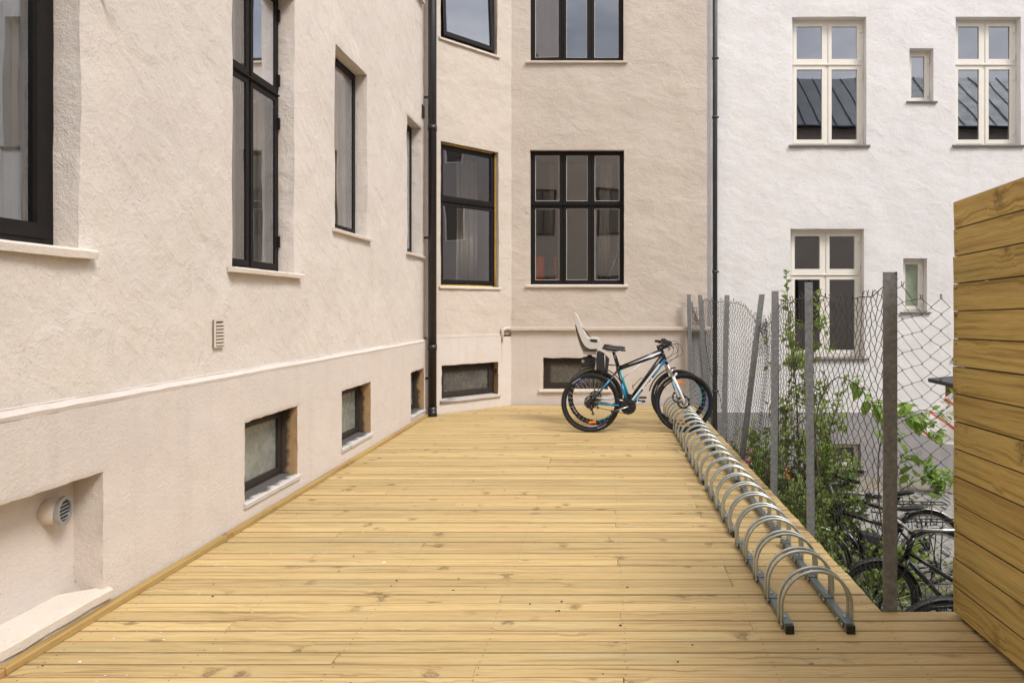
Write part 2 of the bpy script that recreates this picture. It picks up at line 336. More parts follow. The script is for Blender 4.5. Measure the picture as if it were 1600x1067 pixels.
# ------------------------------------------------------------------ mesh helpers
def box(bm, a, b, mat=0, mtx=None):
    x0, y0, z0 = a; x1, y1, z1 = b
    vs = [bm.verts.new(v) for v in ((x0,y0,z0),(x1,y0,z0),(x1,y1,z0),(x0,y1,z0),(x0,y0,z1),(x1,y0,z1),(x1,y1,z1),(x0,y1,z1))]
    if mtx:
        for v in vs: v.co = mtx @ v.co
    for f in ((0,3,2,1),(4,5,6,7),(0,1,5,4),(1,2,6,5),(2,3,7,6),(3,0,4,7)):
        fc = bm.faces.new([vs[i] for i in f]); fc.material_index = mat
    return vs
def tube(bm, pts, r, n=8, cap=True, mat=0, closed=False, flat=1.0):
    pts = [Vector(p) for p in pts]
    rs = r if isinstance(r, (list, tuple)) else [r] * len(pts)
    up = Vector((0, 0, 1)); rings = []
    t0 = (pts[1] - pts[0]).normalized()
    a = t0.cross(up)
    if a.length < 1e-4: a = t0.cross(Vector((1, 0, 0)))
    a.normalize()
    for i, p in enumerate(pts):
        if closed: t = (pts[(i + 1) % len(pts)] - pts[i - 1]).normalized()
        elif i == 0: t = t0
        elif i == len(pts) - 1: t = (p - pts[i - 1]).normalized()
        else: t = ((pts[i + 1] - p).normalized() + (p - pts[i - 1]).normalized()).normalized()
        a = (a - t * a.dot(t)); a.normalize(); b_ = t.cross(a)
        rings.append([bm.verts.new(p + (a * math.cos(2*math.pi*k/n) + b_ * math.sin(2*math.pi*k/n) * flat) * rs[i]) for k in range(n)])
    m = len(rings)
    for i in range(m if closed else m - 1):
        A, B = rings[i], rings[(i + 1) % m]
        for k in range(n):
            f = bm.faces.new((A[k], A[(k+1) % n], B[(k+1) % n], B[k])); f.smooth = True; f.material_index = mat
    if cap and not closed:
        f = bm.faces.new(rings[0][::-1]); f.material_index = mat
        f = bm.faces.new(rings[-1]); f.material_index = mat
def prism(bm, poly, y0, y1, mat=0):
    A = [bm.verts.new((x, y0, z)) for x, z in poly]; B = [bm.verts.new((x, y1, z)) for x, z in poly]
    n = len(poly)
    for f in ([A, B[::-1]]): bm.faces.new(f).material_index = mat
    for i in range(n): bm.faces.new((A[i], B[i], B[(i+1) % n], A[(i+1) % n])).material_index = mat
def ringprof(bm, c, rin, rout, y0, y1, n=40, mat=0, a0=0.0, a1=2*math.pi):
    """ring about the y axis (wheel plane xz)"""
    full = abs(a1 - a0 - 2*math.pi) < 1e-6; cnt = n if full else n + 1
    rg = []
    for i in range(cnt):
        a = a0 + (a1 - a0) * i / n; s, q = math.sin(a), math.cos(a)
        rg.append([bm.verts.new((c[0] + q*r, c[1] + y, c[2] + s*r)) for r, y in ((rin, y0), (rout, y0), (rout, y1), (rin, y1))])
    for i in range(n):
        A, B = rg[i], rg[(i + 1) % cnt]
        for k in range(4):
            f = bm.faces.new((A[k], A[(k+1) % 4], B[(k+1) % 4], B[k])); f.material_index = mat; f.smooth = k in (1, 3)
    if not full:
        bm.faces.new(rg[0]); bm.faces.new(rg[-1][::-1])
def disc(bm, c, r, y0, y1, n=24, mat=0):
    A = [bm.verts.new((c[0] + r*math.cos(2*math.pi*i/n), c[1]+y0, c[2] + r*math.sin(2*math.pi*i/n))) for i in range(n)]
    B = [bm.verts.new((v.co.x, c[1]+y1, v.co.z)) for v in A]
    bm.faces.new(A); bm.faces.new(B[::-1])
    for i in range(n): bm.faces.new((A[i], B[i], B[(i+1) % n], A[(i+1) % n])).material_index = mat
def obj(name, bm, mats, parent=None, bevel=0.0, sharp=None, loc=None):
    bmesh.ops.recalc_face_normals(bm, faces=bm.faces[:])
    if bevel: bmesh.ops.bevel(bm, geom=[e for e in bm.edges], offset=bevel, segments=1, profile=0.5, affect='EDGES')
    me = bpy.data.meshes.new(name); bm.to_mesh(me); bm.free()
    if not isinstance(mats, (list, tuple)): mats = [mats]
    for m in mats: me.materials.append(M[m] if isinstance(m, str) else m)
    if sharp: 
        me.shade_smooth(); me.set_sharp_from_angle(angle=R(sharp))
    o = bpy.data.objects.new(name, me); C.objects.link(o)
    if parent: o.parent = parent
    if loc: o.location = loc
    return o
def thing(name, label, cat, loc=(0, 0, 0), rz=0.0, group=None):
    o = bpy.data.objects.new(name, None); C.objects.link(o); o.empty_display_size = 0.1
    o.location = loc; o.rotation_euler = (0, 0, rz); o['label'] = label; o['category'] = cat
    if group: o['group'] = group
    return o
def copytree(o, parent=None, **kw):
    c = o.copy(); C.objects.link(c)
    if parent: c.parent = parent
    for ch in o.children: copytree(ch, c)
    return c
def nz(v, s=1.0, sd=0.0): return noise.noise(Vector((v[0]*s + sd, v[1]*s + sd*1.7, v[2]*s - sd)))
def F(u, inward, origin):
    """local frame: x along the wall (left to right from outside), y into the wall, z up"""
    u = Vector(u).normalized(); i = Vector(inward).normalized()
    m = Matrix.Identity(4)
    for r in range(3):
        m[r][0] = u[r]; m[r][1] = i[r]; m[r][2] = (0, 0, 1)[r]; m[r][3] = origin[r]
    return m
def spans(lo, hi, cuts, step):
    cuts = sorted(set([round(lo, 5), round(hi, 5)] + [round(c, 5) for c in cuts if lo < c < hi]))
    out = []
    for a, b in zip(cuts[:-1], cuts[1:]):
        n = max(1, int(math.ceil((b - a) / step)))
        out += [a + (b - a) * i / n for i in range(n)]
    return out + [cuts[-1]]
def wall(name, mtx, u0, u1, z0, z1, holes, mats, parent, step=0.12, amp=0.006, rscale=2.2, fine_to=None):
    """holes: (a, b, c, d, depth, ragged, reveal material index)"""
    us = spans(u0, u1, [h[0] for h in holes] + [h[1] for h in holes], step)
    zs = spans(z0, z1, [h[2] for h in holes] + [h[3] for h in holes] + ([fine_to] if fine_to else []), step)
    bm = bmesh.new(); V = {}
    def inhole(u, z):
        return any(h[0] < u < h[1] and h[2] < z < h[3] for h in holes)
    def edgej(u, z):
        for h in holes:
            if h[0]-1e-4 <= u <= h[1]+1e-4 and h[2]-1e-4 <= z <= h[3]+1e-4: return h[5]
        return 0
    def rel(w): return amp * (nz(w, rscale) + 0.5 * nz(w, rscale * 2.7, 5) + 0.25*nz(w, rscale*7, 9))
    def vert(i, j):
        if (i, j) not in V:
            u, z = us[i], zs[j]; wp = mtx @ Vector((u, 0, z)); jg = edgej(u, z)
            du = jg * (nz(wp, 9, 3)*.7 + 0.9 * nz(wp, 33, 8)) if jg else 0; dz = jg * (nz(wp, 9, 13)*.7 + 0.9 * nz(wp, 33, 18)) if jg else 0
            d = rel(wp)
            if jg: d += 0.004
            V[(i, j)] = bm.verts.new(mtx @ Vector((u + du, d, z + dz)))
        return V[(i, j)]
    for i in range(len(us) - 1):
        for j in range(len(zs) - 1):
            if not inhole((us[i]+us[i+1])/2, (zs[j]+zs[j+1])/2):
                bm.faces.new((vert(i, j), vert(i+1, j), vert(i+1, j+1), vert(i, j+1)))
    def idx(a, v): return min(range(len(a)), key=lambda k: abs(a[k]-v))
    for h in holes:
        a, b, c, d = idx(us, h[0]), idx(us, h[1]), idx(zs, h[2]), idx(zs, h[3])
        loop = [(i, c) for i in range(a, b)] + [(b, j) for j in range(c, d)] + [(i, d) for i in range(b, a, -1)] + [(a, j) for j in range(d, c, -1)]
        prev = [vert(*k) for k in loop]
        steps = [0.012, h[4]*0.35, h[4]*0.7, h[4]]
        for si, s in enumerate(steps):
            cur = []
            for k, (i, j) in enumerate(loop):
                u, z = us[i], zs[j]; wp = mtx @ Vector((u, s, z))
                q = h[5]*0.5 + 0.002; 
                du = q * nz(wp, 14, 4); dz = q * nz(wp, 14, 14)
                # inset the first ring a little: a soft plaster arris
                if si == 0:
                    du += (0.006 if i == a else -0.006 if i == b else 0) * 0; dz += 0
                cur.append(bm.verts.new(mtx @ Vector((u + du, s, z + dz))))
            n = len(loop)
            for k in range(n):
                f = bm.faces.new((prev[k], prev[(k+1) % n], cur[(k+1) % n], cur[k])); f.material_index = h[6]
            prev = cur
    bmesh.ops.recalc_face_normals(bm, faces=bm.faces[:])
    # make sure the outside faces outwards
    bm.faces.ensure_lookup_table()
    inn = mtx.to_3x3() @ Vector((0, 1, 0))
    if bm.faces[0].normal.dot(inn) > 0: bmesh.ops.reverse_faces(bm, faces=bm.faces[:])
    me = bpy.data.meshes.new(name); bm.to_mesh(me); bm.free()
    for m in mats: me.materials.append(M[m])
    me.shade_smooth(); me.set_sharp_from_angle(angle=R(38))
    o = bpy.data.objects.new(name, me); C.objects.link(o); o.parent = parent
    return o
def lbox(bm, mtx, a, b): box(bm, a, b, mtx=mtx)
def frame_ring(bm, mtx, u0, u1, z0, z1, wd, y0, y1, bottom=None):
    bt = bottom or wd
    box(bm, (u0, y0, z0), (u0+wd, y1, z1), mtx=mtx); box(bm, (u1-wd, y0, z0), (u1, y1, z1), mtx=mtx)
    box(bm, (u0+wd, y0, z1-wd), (u1-wd, y1, z1), mtx=mtx); box(bm, (u0+wd, y0, z0), (u1-wd, y1, z0+bt), mtx=mtx)
def sill(parent, mtx, u0, u1, z, proj, depth, th, mat, over=0.06, rag=0.004):
    bm = bmesh.new(); n = 14; rings = []
    for i in range(n+1):
        u = u0 - over + (u1 - u0 + 2*over) * i / n
        j = [rag * nz((u*9, k*3.1, z), 1.0, k) for k in range(5)]
        ring = [(u, -proj + j[0], z - th + j[1]), (u, -proj + j[0]*1.3 - .003, z - th*0.25), (u, -proj+.008+j[2], z + j[3]*.6), (u, depth, z + 0.014), (u, depth, z - th)]
        inside = (u > u0 + 0.005 and u < u1 - 0.005)
        if not inside: ring[3] = (u, 0.0, z + 0.004); ring[4] = (u, 0.0, z - th)
        rings.append([bm.verts.new(mtx @ Vector(p)) for p in ring])
    for A, B in zip(rings[:-1], rings[1:]):
        for k in range(5): bm.faces.new((A[k], A[(k+1) % 5], B[(k+1) % 5], B[k]))
    bm.faces.new(rings[0]); bm.faces.new(rings[-1][::-1])
    return obj('sill', bm, mat, parent)
def room(parent, mtx, u0, u1, z0, z1, y, mat, deep=2.2, ex=0.5):
    bm = bmesh.new()
    a0, a1, b0, b1, y1 = u0-ex, u1+ex, z0-ex, z1+ex*.6, y+deep
    P = lambda *v: bm.verts.new(mtx @ Vector(v))
    o = [P(a0,y,b0), P(a1,y,b0), P(a1,y,b1), P(a0,y,b1)]; i = [P(u0,y,z0), P(u1,y,z0), P(u1,y,z1), P(u0,y,z1)]
    k = [P(a0,y1,b0), P(a1,y1,b0), P(a1,y1,b1), P(a0,y1,b1)]
    for t in range(4):
        bm.faces.new((o[t], o[(t+1)%4], i[(t+1)%4], i[t])); bm.faces.new((o[t], o[(t+1)%4], k[(t+1)%4], k[t]))
    bm.faces.new(k)
    return obj('room_lining', bm, mat, parent)
def window(parent, mtx, u0, u1, z0, z1, rec, cols, rows, fm, gm, fw=0.05, sw=0.045, sillp=0.05, sillt=0.035, sillm='sill',
           bead=None, roomm='room', hinges=False, inner=None, open_cell=None, sill_over=0.07, bright=False, fd=0.07, sill_z=None, skip_room=False, flush=False):
    """cols/rows: fractions of the splits. frame mesh + sashes, panes, beads, sill, hinges as sub-parts"""
    bm = bmesh.new(); y0 = rec; y1 = rec + fd
    frame_ring(bm, mtx, u0+.002, u1-.002, z0+.002, z1-.002, fw, y0, y1)
    iu0, iu1, iz0, iz1 = u0+fw, u1-fw, z0+fw, z1-fw
    cu = [iu0] + [iu0 + (iu1-iu0)*c for c in cols] + [iu1]
    cz = [iz0] + [iz0 + (iz1-iz0)*c for c in rows] + [iz1]
    hw = fw * 0.45
    for c in cz[1:-1]:
        box(bm, (iu0, y0-.008, c-hw), (iu1, y1-.01, c+hw), mtx=mtx)
        box(bm, (iu0-.01, y0-.022, c-hw*.35), (iu1+.01, y0-.008, c+hw*.35), mtx=mtx)
    for c in cu[1:-1]:
        for a, b in zip(cz[:-1], cz[1:]):
            box(bm, (c-hw, y0+.003, a + (hw if a != cz[0] else 0)), (c+hw, y1-.012, b - (hw if b != cz[-1] else 0)), mtx=mtx)
    w_ = obj('window', bm, fm, parent)
    for i in range(len(cu)-1):
        for j in range(len(cz)-1):
            a0 = cu[i] + (hw if i else 0) + .003; a1 = cu[i+1] - (hw if i < len(cu)-2 else 0) - .003
            b0 = cz[j] + (hw if j else 0) + .003; b1 = cz[j+1] - (hw if j < len(cz)-2 else 0) - .003
            sm = mtx
            if open_cell and (i, j) == open_cell[:2]:
                kind, ang = open_cell[2], open_cell[3]
                if kind == 'awning': piv = Matrix.Translation((0, y0+.01, b1)); sm = mtx @ piv @ Matrix.Rotation(-ang, 4, 'X') @ piv.inverted()
                else: piv = Matrix.Translation((a0, y0+.04, 0)); sm = mtx @ piv @ Matrix.Rotation(ang, 4, 'Z') @ piv.inverted()
            sb = bmesh.new(); frame_ring(sb, sm, a0, a1, b0, b1, sw, y0-.006, y1-.018, bottom=sw*1.25)
            # inner stepped profile
            obj('sash', sb, fm, w_)
            pb = bmesh.new(); gy = y0 + (.002 if flush else .016)
            vs = [pb.verts.new(sm @ Vector(v)) for v in ((a0+sw-.004, gy, b0+sw), (a1-sw+.004, gy, b0+sw), (a1-sw+.004, gy, b1-sw+.004), (a0+sw-.004, gy, b1-sw+.004))]
            pb.faces.new(vs)
            gmm = gm if not (open_cell and (i, j) == open_cell[:2] and len(open_cell) > 4) else open_cell[4]
            obj('pane', pb, gmm, w_)
            if bead:
                q = bmesh.new(); frame_ring(q, sm, a0+sw+.001, a1-sw-.001, b0+sw*1.25+.001, b1-sw-.001, 0.007, y0+.002, y0+.015)
                obj('glazing_bead', q, bead, w_)
            if inner:
                q = bmesh.new(); frame_ring(q, sm, a0+sw*.6, a1-sw*.6, b0+sw*.8, b1-sw*.6, 0.035, y1+.03, y1+.07)
                obj('inner_sash', q, inner, w_)
    if hinges:
        for j in range(len(cz)-1):
            for t in (0.16, 0.84):
                z = cz[j] + (cz[j+1]-cz[j])*t; hb = bmesh.new()
                box(hb, (u1-fw-.004, y0-.022, z-.045), (u1-fw+.018, y0-.001, z+.045), mtx=mtx)
                obj('hinge', hb, fm, w_)
    if sillt: sill(w_, mtx, u0, u1, z0 if sill_z is None else sill_z, sillp, rec+.01, sillt, sillm, sill_over)
    if not skip_room: room(w_, mtx, u0, u1, z0, z1, y1+.001, roomm)
    return w_

# ------------------------------------------------------------------ ground
def struct(o): o['kind'] = 'structure'; return o
bm = bmesh.new()
nx = 60
gv = {}
for i in range(nx+1):
    for j in range(nx+1):
        x = -40 + 80*i/nx; y = -40 + 80*j/nx
        gv[i, j] = bm.verts.new((x, y, -1.125 + 0.0*nz((x, y, 0), 1.5)))
for i in range(nx):
    for j in range(nx): bm.faces.new((gv[i,j], gv[i+1,j], gv[i+1,j+1], gv[i,j+1]))
struct(obj('ground', bm, 'ground'))

# granite setts in the yard below the fence
pav = bpy.data.objects.new('paving', None); C.objects.link(pav); pav['kind'] = 'structure'
sett_meshes = []
for k in range(5):
    b = bmesh.new(); r_ = random.Random(k)
    hx, hy = 0.105 + r_.uniform(-.008, .008), 0.085 + r_.uniform(-.006, .006)
    top = [(-hx+.012, -hy+.012), (hx-.012, -hy+.01), (hx-.014, hy-.012), (-hx+.01, hy-.01)]; bot = [(-hx,-hy),(hx,-hy),(hx,hy),(-hx,hy)]
    T = [b.verts.new((x, y, .05 + r_.uniform(-.004,.004))) for x, y in top]; B_ = [b.verts.new((x, y, 0.03)) for x, y in bot]; D_ = [b.verts.new((x, y, -0.03)) for x, y in bot]
    b.faces.new(T)
    for i in range(4):
        b.faces.new((B_[i], B_[(i+1)%4], T[(i+1)%4], T[i])); b.faces.new((D_[i], D_[(i+1)%4], B_[(i+1)%4], B_[i]))
    o = obj('paving_stone', b, 'sett', pav); sett_meshes.append(o)
cnt = 0; first = list(sett_meshes)
for j in range(15):
    for i in range(19):
        x = 2.65 + i*0.222 + (j % 2)*0.1 + random.uniform(-.01, .01); y = 6.95 + j*0.18 + random.uniform(-.008, .008)
        if cnt < 5: o = first[cnt]
        else: o = first[random.randrange(5)].copy(); C.objects.link(o)
        cnt += 1
        o.location = (x, y, -1.135 + random.uniform(-.008, .006)); o.rotation_euler = (random.uniform(-.03,.03), random.uniform(-.03,.03), random.uniform(-.05,.05))

# ------------------------------------------------------------------ beige building
TOP = 10.6
bld = thing('apartment_building', 'beige rendered apartment building with dark window frames, left of and behind the deck', 'building', (-2.45, 5, 0))
bld.location = (0, 0, 0)
LU = F((0, 1, 0), (-1, 0, 0), (-2.47, 0, 0))      # upper left wall, u = world Y
LP = F((0, 1, 0), (-1, 0, 0), (-2.43, 0, 0))      # plinth
BU = F((1, 0, 0), (0, 1, 0), (0, 10.43, 0))       # back wall, u = world X
BP = F((1, 0, 0), (0, 1, 0), (0, 10.40, 0))
cdir = Vector((0.695, 0.719, 0)).normalized(); cinn = Vector((-cdir.y, cdir.x, 0))
CO = Vector((-2.32, 9.47, 0))
CU = F(cdir, cinn, CO + cinn * 0.02)
CP = F(cdir, cinn, CO)
rv = 0.13
W1 = (2.05, 3.23, 1.74, 4.00); W2 = (4.555, 5.455, 1.735, 3.93); W3 = (6.275, 7.135, 2.19, 3.885); W4 = (8.575, 9.22, 2.165, 3.88)
UL = [(2.05, 3.23, 5.55, 7.6), (4.555, 5.455, 5.55, 7.6), (6.275, 7.135, 5.8, 7.6), (8.52, 9.16, 5.6, 7.6)]
wall('wall', LU, -3.0, 9.35, 1.02, TOP, [(*W, rv, 0.004, 0) for W in (W1, W2, W3, W4)] + [(*W, rv, 0.004, 0) for W in UL], ['stucco_side'], bld, 0.11, 0.011)
Bs = [(1.6, 3.325, 0.085, 0.668), (4.63, 5.425, 0.135, 0.688), (6.34, 7.125, 0.155, 0.698), (8.60, 9.22, 0.095, 0.655)]
wall('plinth', LP, -3.0, 9.35, -0.3, 1.0, [(*Bs[0], 0.15, 0.007, 0)] + [(*b_, 0.13, 0.007, 1) for b_ in Bs[1:]], ['plinth', 'ochre_side'], bld, 0.032, 0.004)
cW = (0.075, 1.075, 1.77, 3.795); cU = (0.075, 1.05, 5.23, 7.3)
wall('wall', CU, -0.19, 1.315, 1.06, TOP, [(*cW, 0.11, 0.004, 0), (*cU, 0.11, 0.004, 0)], ['stucco_back'], bld, 0.1, 0.010)
cB = (0.075, 1.055, 0.165, 0.665)
wall('plinth', CP, -0.19, 1.300, -0.3, 1.04, [(*cB, 0.12, 0.010, 1)], ['plinth', 'ochre'], bld, 0.05, 0.004)
bW = (-1.138, 0.295, 1.815, 3.872); bU = (-1.138, 0.285, 5.22, 7.3); bB = (-0.935, 0.045, 0.215, 0.712)
wall('wall', BU, -1.427, 1.557, 1.10, TOP, [(*bW, 0.09, 0.003, 0), (*bU, 0.09, 0.003, 0)], ['stucco_back'], bld, 0.1, 0.011)
wall('plinth', BP, -1.425, 1.25, -1.2, 1.09, [(*bB, 0.10, 0.008, 1)], ['plinth', 'ochre'], bld, 0.05, 0.004)
# weathered ledge on top of the plinth: sloped cap with an uneven lip
def cap(mtx, u0, u1, zlo, zhi, dback, lip, z_at=None):
    bm = bmesh.new(); n = int((u1-u0)/0.05); rows = []
    for i in range(n+1):
        u = u0 + (u1-u0)*i/n; j = 0.006*noise.noise(Vector((u*1.3, zlo*7, 2))) + 0.003*noise.noise(Vector((u*9, 1, 5)))
        k = 0.004*noise.noise(Vector((u*6, 4, 5)))
        rows.append([bm.verts.new(mtx @ Vector(p)) for p in ((u, 0.0+k*.3, zlo), (u, -0.004+k, zlo+.02+j), (u, 0.012+k, zhi-.008+j), (u, dback-.006, zhi+.012+j*1.4), (u, dback+.03, zhi+.016+j*1.4), (u, dback+.03, zlo))])
    for A, B in zip(rows[:-1], rows[1:]):
        for k in range(5): bm.faces.new((A[k], A[k+1], B[k+1], B[k])).smooth = True
    return obj('plinth_cap', bm, 'plinth', bld, sharp=40)
cap(LP, -3.0, 9.352, 1.0, 1.032, 0.04, 0.01)
cap(CP, -0.16, 1.12, 1.04, 1.066, 0.02, 0.01)
cap(BP, -1.43, 1.25, 1.09, 1.112, 0.03, 0.01)
# return wall below/behind the back corner and end face of the back wall
bm = bmesh.new(); box(bm, (1.25, 10.431, -1.2), (1.556, 10.55, 1.10)); obj('wall_base', bm, 'grey_plinth', bld)
bm = bmesh.new(); box(bm, (1.47, 10.45, 1.10), (1.556, 10.60, TOP)); obj('wall_end', bm, 'white_render', bld)
# thin drip bead where the render meets the plinth
for mtx, a, b_, z, dd in ((LU, -3.0, 9.33, 1.044, -0.004), (CU, -0.17, 1.30, 1.078, -0.004)):
    bm = bmesh.new(); n = 90
    tube(bm, [mtx @ Vector((a + (b_-a)*i/n, dd, z + 0.008*noise.noise(Vector((a + (b_-a)*i/n*1.3, 7, 2))))) for i in range(n+1)], 0.0065, 5)
    obj('drip_bead', bm, 'plinth', bld)
# roof slabs and far sides make the building a body
bm = bmesh.new()
pl = [(-2.47, -3.0), (-2.47, 9.35), (-1.40, 10.43), (1.556, 10.43), (1.556, 16), (-9, 16), (-9, -3.0)]
A = [bm.verts.new((x, y, TOP)) for x, y in pl]; B_ = [bm.verts.new((x, y, TOP+.3)) for x, y in pl]
bm.faces.new(A[::-1]); bm.faces.new(B_)
for i in range(len(pl)): bm.faces.new((A[i], A[(i+1) % len(pl)], B_[(i+1) % len(pl)], B_[i]))
obj('roof', bm, 'gutter', bld)
bm = bmesh.new(); box(bm, (-9, -3.2, -1.2), (-2.475, -3.001, TOP)); box(bm, (-9.2, -3.2, -1.2), (-9, 16, TOP)); box(bm, (-9, 16, -1.2), (1.556, 16.2, TOP)); box(bm, (1.36, 10.70, -1.2), (1.556, 16, TOP))
obj('outer_wall', bm, 'beige_plain', bld)

# windows, left wall
window(bld, LU, *W1, rv, [], [], 'dark_frame', 'glass', fw=0.04, sw=0.055, inner='inner_white', sillp=0.035, sillt=0.045, bead=None, fd=0.07, roomm='room_light')
window(bld, LU, *W2, rv, [0.5], [0.645], 'dark_frame', 'glass', fw=0.03, sw=0.034, inner='inner_white', hinges=True, sillp=0.05, sillt=0.035, fd=0.05, flush=True, roomm='room_light')
window(bld, LU, *W3, rv, [], [], 'dark_frame', 'glass', fw=0.035, sw=0.036, fd=0.05, flush=True, roomm='room_light', inner='inner_white', sillp=0.035, sillt=0.03)
window(bld, LU, *W4, rv, [], [], 'dark_frame', 'glass', fw=0.035, sw=0.036, fd=0.05, flush=True, roomm='room_light', inner='inner_white', sillp=0.04, sillt=0.03)
for W in UL: window(bld, LU, *W, rv, [0.5] if W[1]-W[0] > .7 else [], [0.64], 'dark_frame', 'glass', sillp=0.05, sillt=0.045)
# chamfered corner
cw = window(bld, CU, *cW, 0.085, [], [0.60], 'dark_frame', 'glass', fw=0.042, sw=0.042, sillp=0.025, sillt=0.03, sill_over=0.03)
bm = bmesh.new()
def foam(pts):
    tube(bm, [CU @ Vector(p) for p in pts], [0.011 + 0.006*abs(noise.noise(Vector((i*.9, 1, p[2])))) for i, p in enumerate(pts)], 6)
foam([(cW[1]-.012, .075, cW[2]+.02 + i*0.09) for i in range(23)])
foam([(cW[0]+.03+i*.09, .075, cW[3]-.014) for i in range(11)])
foam([(cW[0]+.03+i*.09, .072, cW[2]+.016) for i in range(11)])
obj('foam_seal', bm, 'foam', cw)
window(bld, CU, *cU, 0.085, [], [0.62], 'dark_frame', 'glass', fw=0.05, sw=0.05, sillp=0.03, sillt=0.03, open_cell=(0, 0, 'awning', R(3.5)), sill_over=0.04)
# back wall
window(bld, BU, *bW, 0.085, [0.338, 0.655], [0.6], 'dark_frame', 'glass', fw=0.031, sw=0.036, bead='bead', sillp=0.035, sillt=0.035, roomm='room', sill_over=0.06)
window(bld, BU, *bU, 0.085, [0.338, 0.655], [0.62], 'dark_frame', 'glass_mirror', fw=0.032, sw=0.038, bead='bead', sillp=0.035, sillt=0.03, open_cell=(0, 0, 'side', R(-4), 'glass'), sill_over=0.06, roomm='room_dark')
# basement windows
for b_ in Bs[1:]: window(bld, LP, *b_, 0.125, [], [], 'dark_brown', 'dusty_glass', fw=0.045, sw=0.03, sillp=0.014, sillt=0.035, sillm='sill_side', sill_over=0.02, roomm='room_dark', sill_z=b_[2]+.012)
window(bld, CP, *cB, 0.115, [], [], 'dark_brown', 'dusty_dark', fw=0.055, sw=0.045, sillp=0.03, sillt=0.03, sillm='soot_sill', sill_over=0.03, roomm='room_dark', sill_z=cB[2]+.012)
window(bld, BP, *bB, 0.07, [], [], 'dark_brown', 'dusty_dark', fw=0.055, sw=0.045, sillp=0.03, sillt=0.03, sillm='sill', sill_over=0.06, roomm='room_dark', sill_z=bB[2]+.005)
# first niche: plastered back and pale sloping ledge, round vent
b0 = Bs[0]
bm = bmesh.new(); n = 22; m_ = 8; g = {}
for i in range(n+1):
    for j in range(m_+1):
        u = b0[0]-.01 + (b0[1]-b0[0]+.02)*i/n; z = b0[2]-.02 + (b0[3]-b0[2]+.04)*j/m_
        g[i, j] = bm.verts.new(LP @ Vector((u, 0.149 + 0.004*nz((u*3, z*3, 0)), z)))
for i in range(n):
    for j in range(m_): bm.faces.new((g[i,j], g[i+1,j], g[i+1,j+1], g[i,j+1]))
obj('niche_back', bm, 'plinth', bld, sharp=50)
sill(bld, LP, b0[0], b0[1], b0[2]+.012, 0.012, 0.149, 0.05, 'sill', 0.035, 0.009).name = 'niche_ledge'
VY, VZ, VX = 3.165, 0.522, -2.58
vt = bmesh.new()
tube(vt, [(VX-.02, VY, VZ), (VX+.085, VY, VZ)], 0.060, 24)
vent = obj('round_vent', vt, 'beige_plain', bld)
def xring(bm, c, rin, rout, x0, x1, n=28):
    rg = []
    for i in range(n):
        a = 2*math.pi*i/n
        rg.append([bm.verts.new((x, c[1]+math.cos(a)*r, c[2]+math.sin(a)*r)) for r, x in ((rin, x0), (rout, x0), (rout, x1), (rin, x1))])
    for i in range(n):
        A, B = rg[i], rg[(i+1) % n]
        for k in range(4): bm.faces.new((A[k], A[(k+1)%4], B[(k+1)%4], B[k]))
q = bmesh.new(); xring(q, (0, VY, VZ), 0.050, 0.067, VX+.080, VX+.096); obj('vent_ring', q, 'vent_metal', vent, sharp=40)
q = bmesh.new(); tube(q, [(VX+.0855, VY, VZ), (VX+.087, VY, VZ)], 0.05, 24); obj('vent_duct', q, 'hole', vent)
for i in range(6):
    z = VZ - .042 + i*.0165; hw = math.sqrt(max(0, .049**2 - (z+.004-VZ)**2))
    q = bmesh.new(); box(q, (VX+.086, VY-hw, z), (VX+.0885, VY+hw, z+.0095), mtx=Matrix.Translation((VX+.087, VY, z)) @ Matrix.Rotation(R(-18), 4, 'Y') @ Matrix.Translation((-(VX+.087), -VY, -z)))
    obj('louvre', q, 'vent_metal', vent)
vent.matrix_local = Matrix.Translation((VX-.022, VY, VZ)) @ Matrix.Rotation(R(13), 4, 'Z') @ Matrix.Translation((-VX, -VY, -VZ))
# slotted wall vents
def wall_vent(yc, zc, w_, h_, mat='beige_plain', n=7):
    bm = bmesh.new(); box(bm, (-2.463, yc-w_/2, zc-h_/2), (-2.458, yc+w_/2, zc+h_/2)); v = obj('wall_vent', bm, 'seat_dark' if mat != 'beige_plain' else 'seat_dark', bld)
    q = bmesh.new()
    X0, X1 = -2.4579, -2.450
    box(q, (X0, yc-w_/2, zc-h_/2), (X1, yc-w_/2+.012, zc+h_/2)); box(q, (X0, yc+w_/2-.012, zc-h_/2), (X1, yc+w_/2, zc+h_/2))
    box(q, (X0, yc-w_/2+.012, zc+h_/2-.01), (X1, yc+w_/2-.012, zc+h_/2)); box(q, (X0, yc-w_/2+.012, zc-h_/2), (X1, yc+w_/2-.012, zc-h_/2+.01))
    obj('vent_frame', q, mat, v)
    for i in range(n):
        z = zc - h_/2 + .014 + (h_-.03)*i/n
        q = bmesh.new(); box(q, (X0+.001, yc-w_/2+.0125, z), (X1+.006, yc+w_/2-.0125, z+(h_-.03)/n*.62)); obj('louvre', q, mat, v)
wall_vent(4.36, 1.30, 0.108, 0.178)
wall_vent(9.26, 4.12, 0.10, 0.17, 'black_plastic')
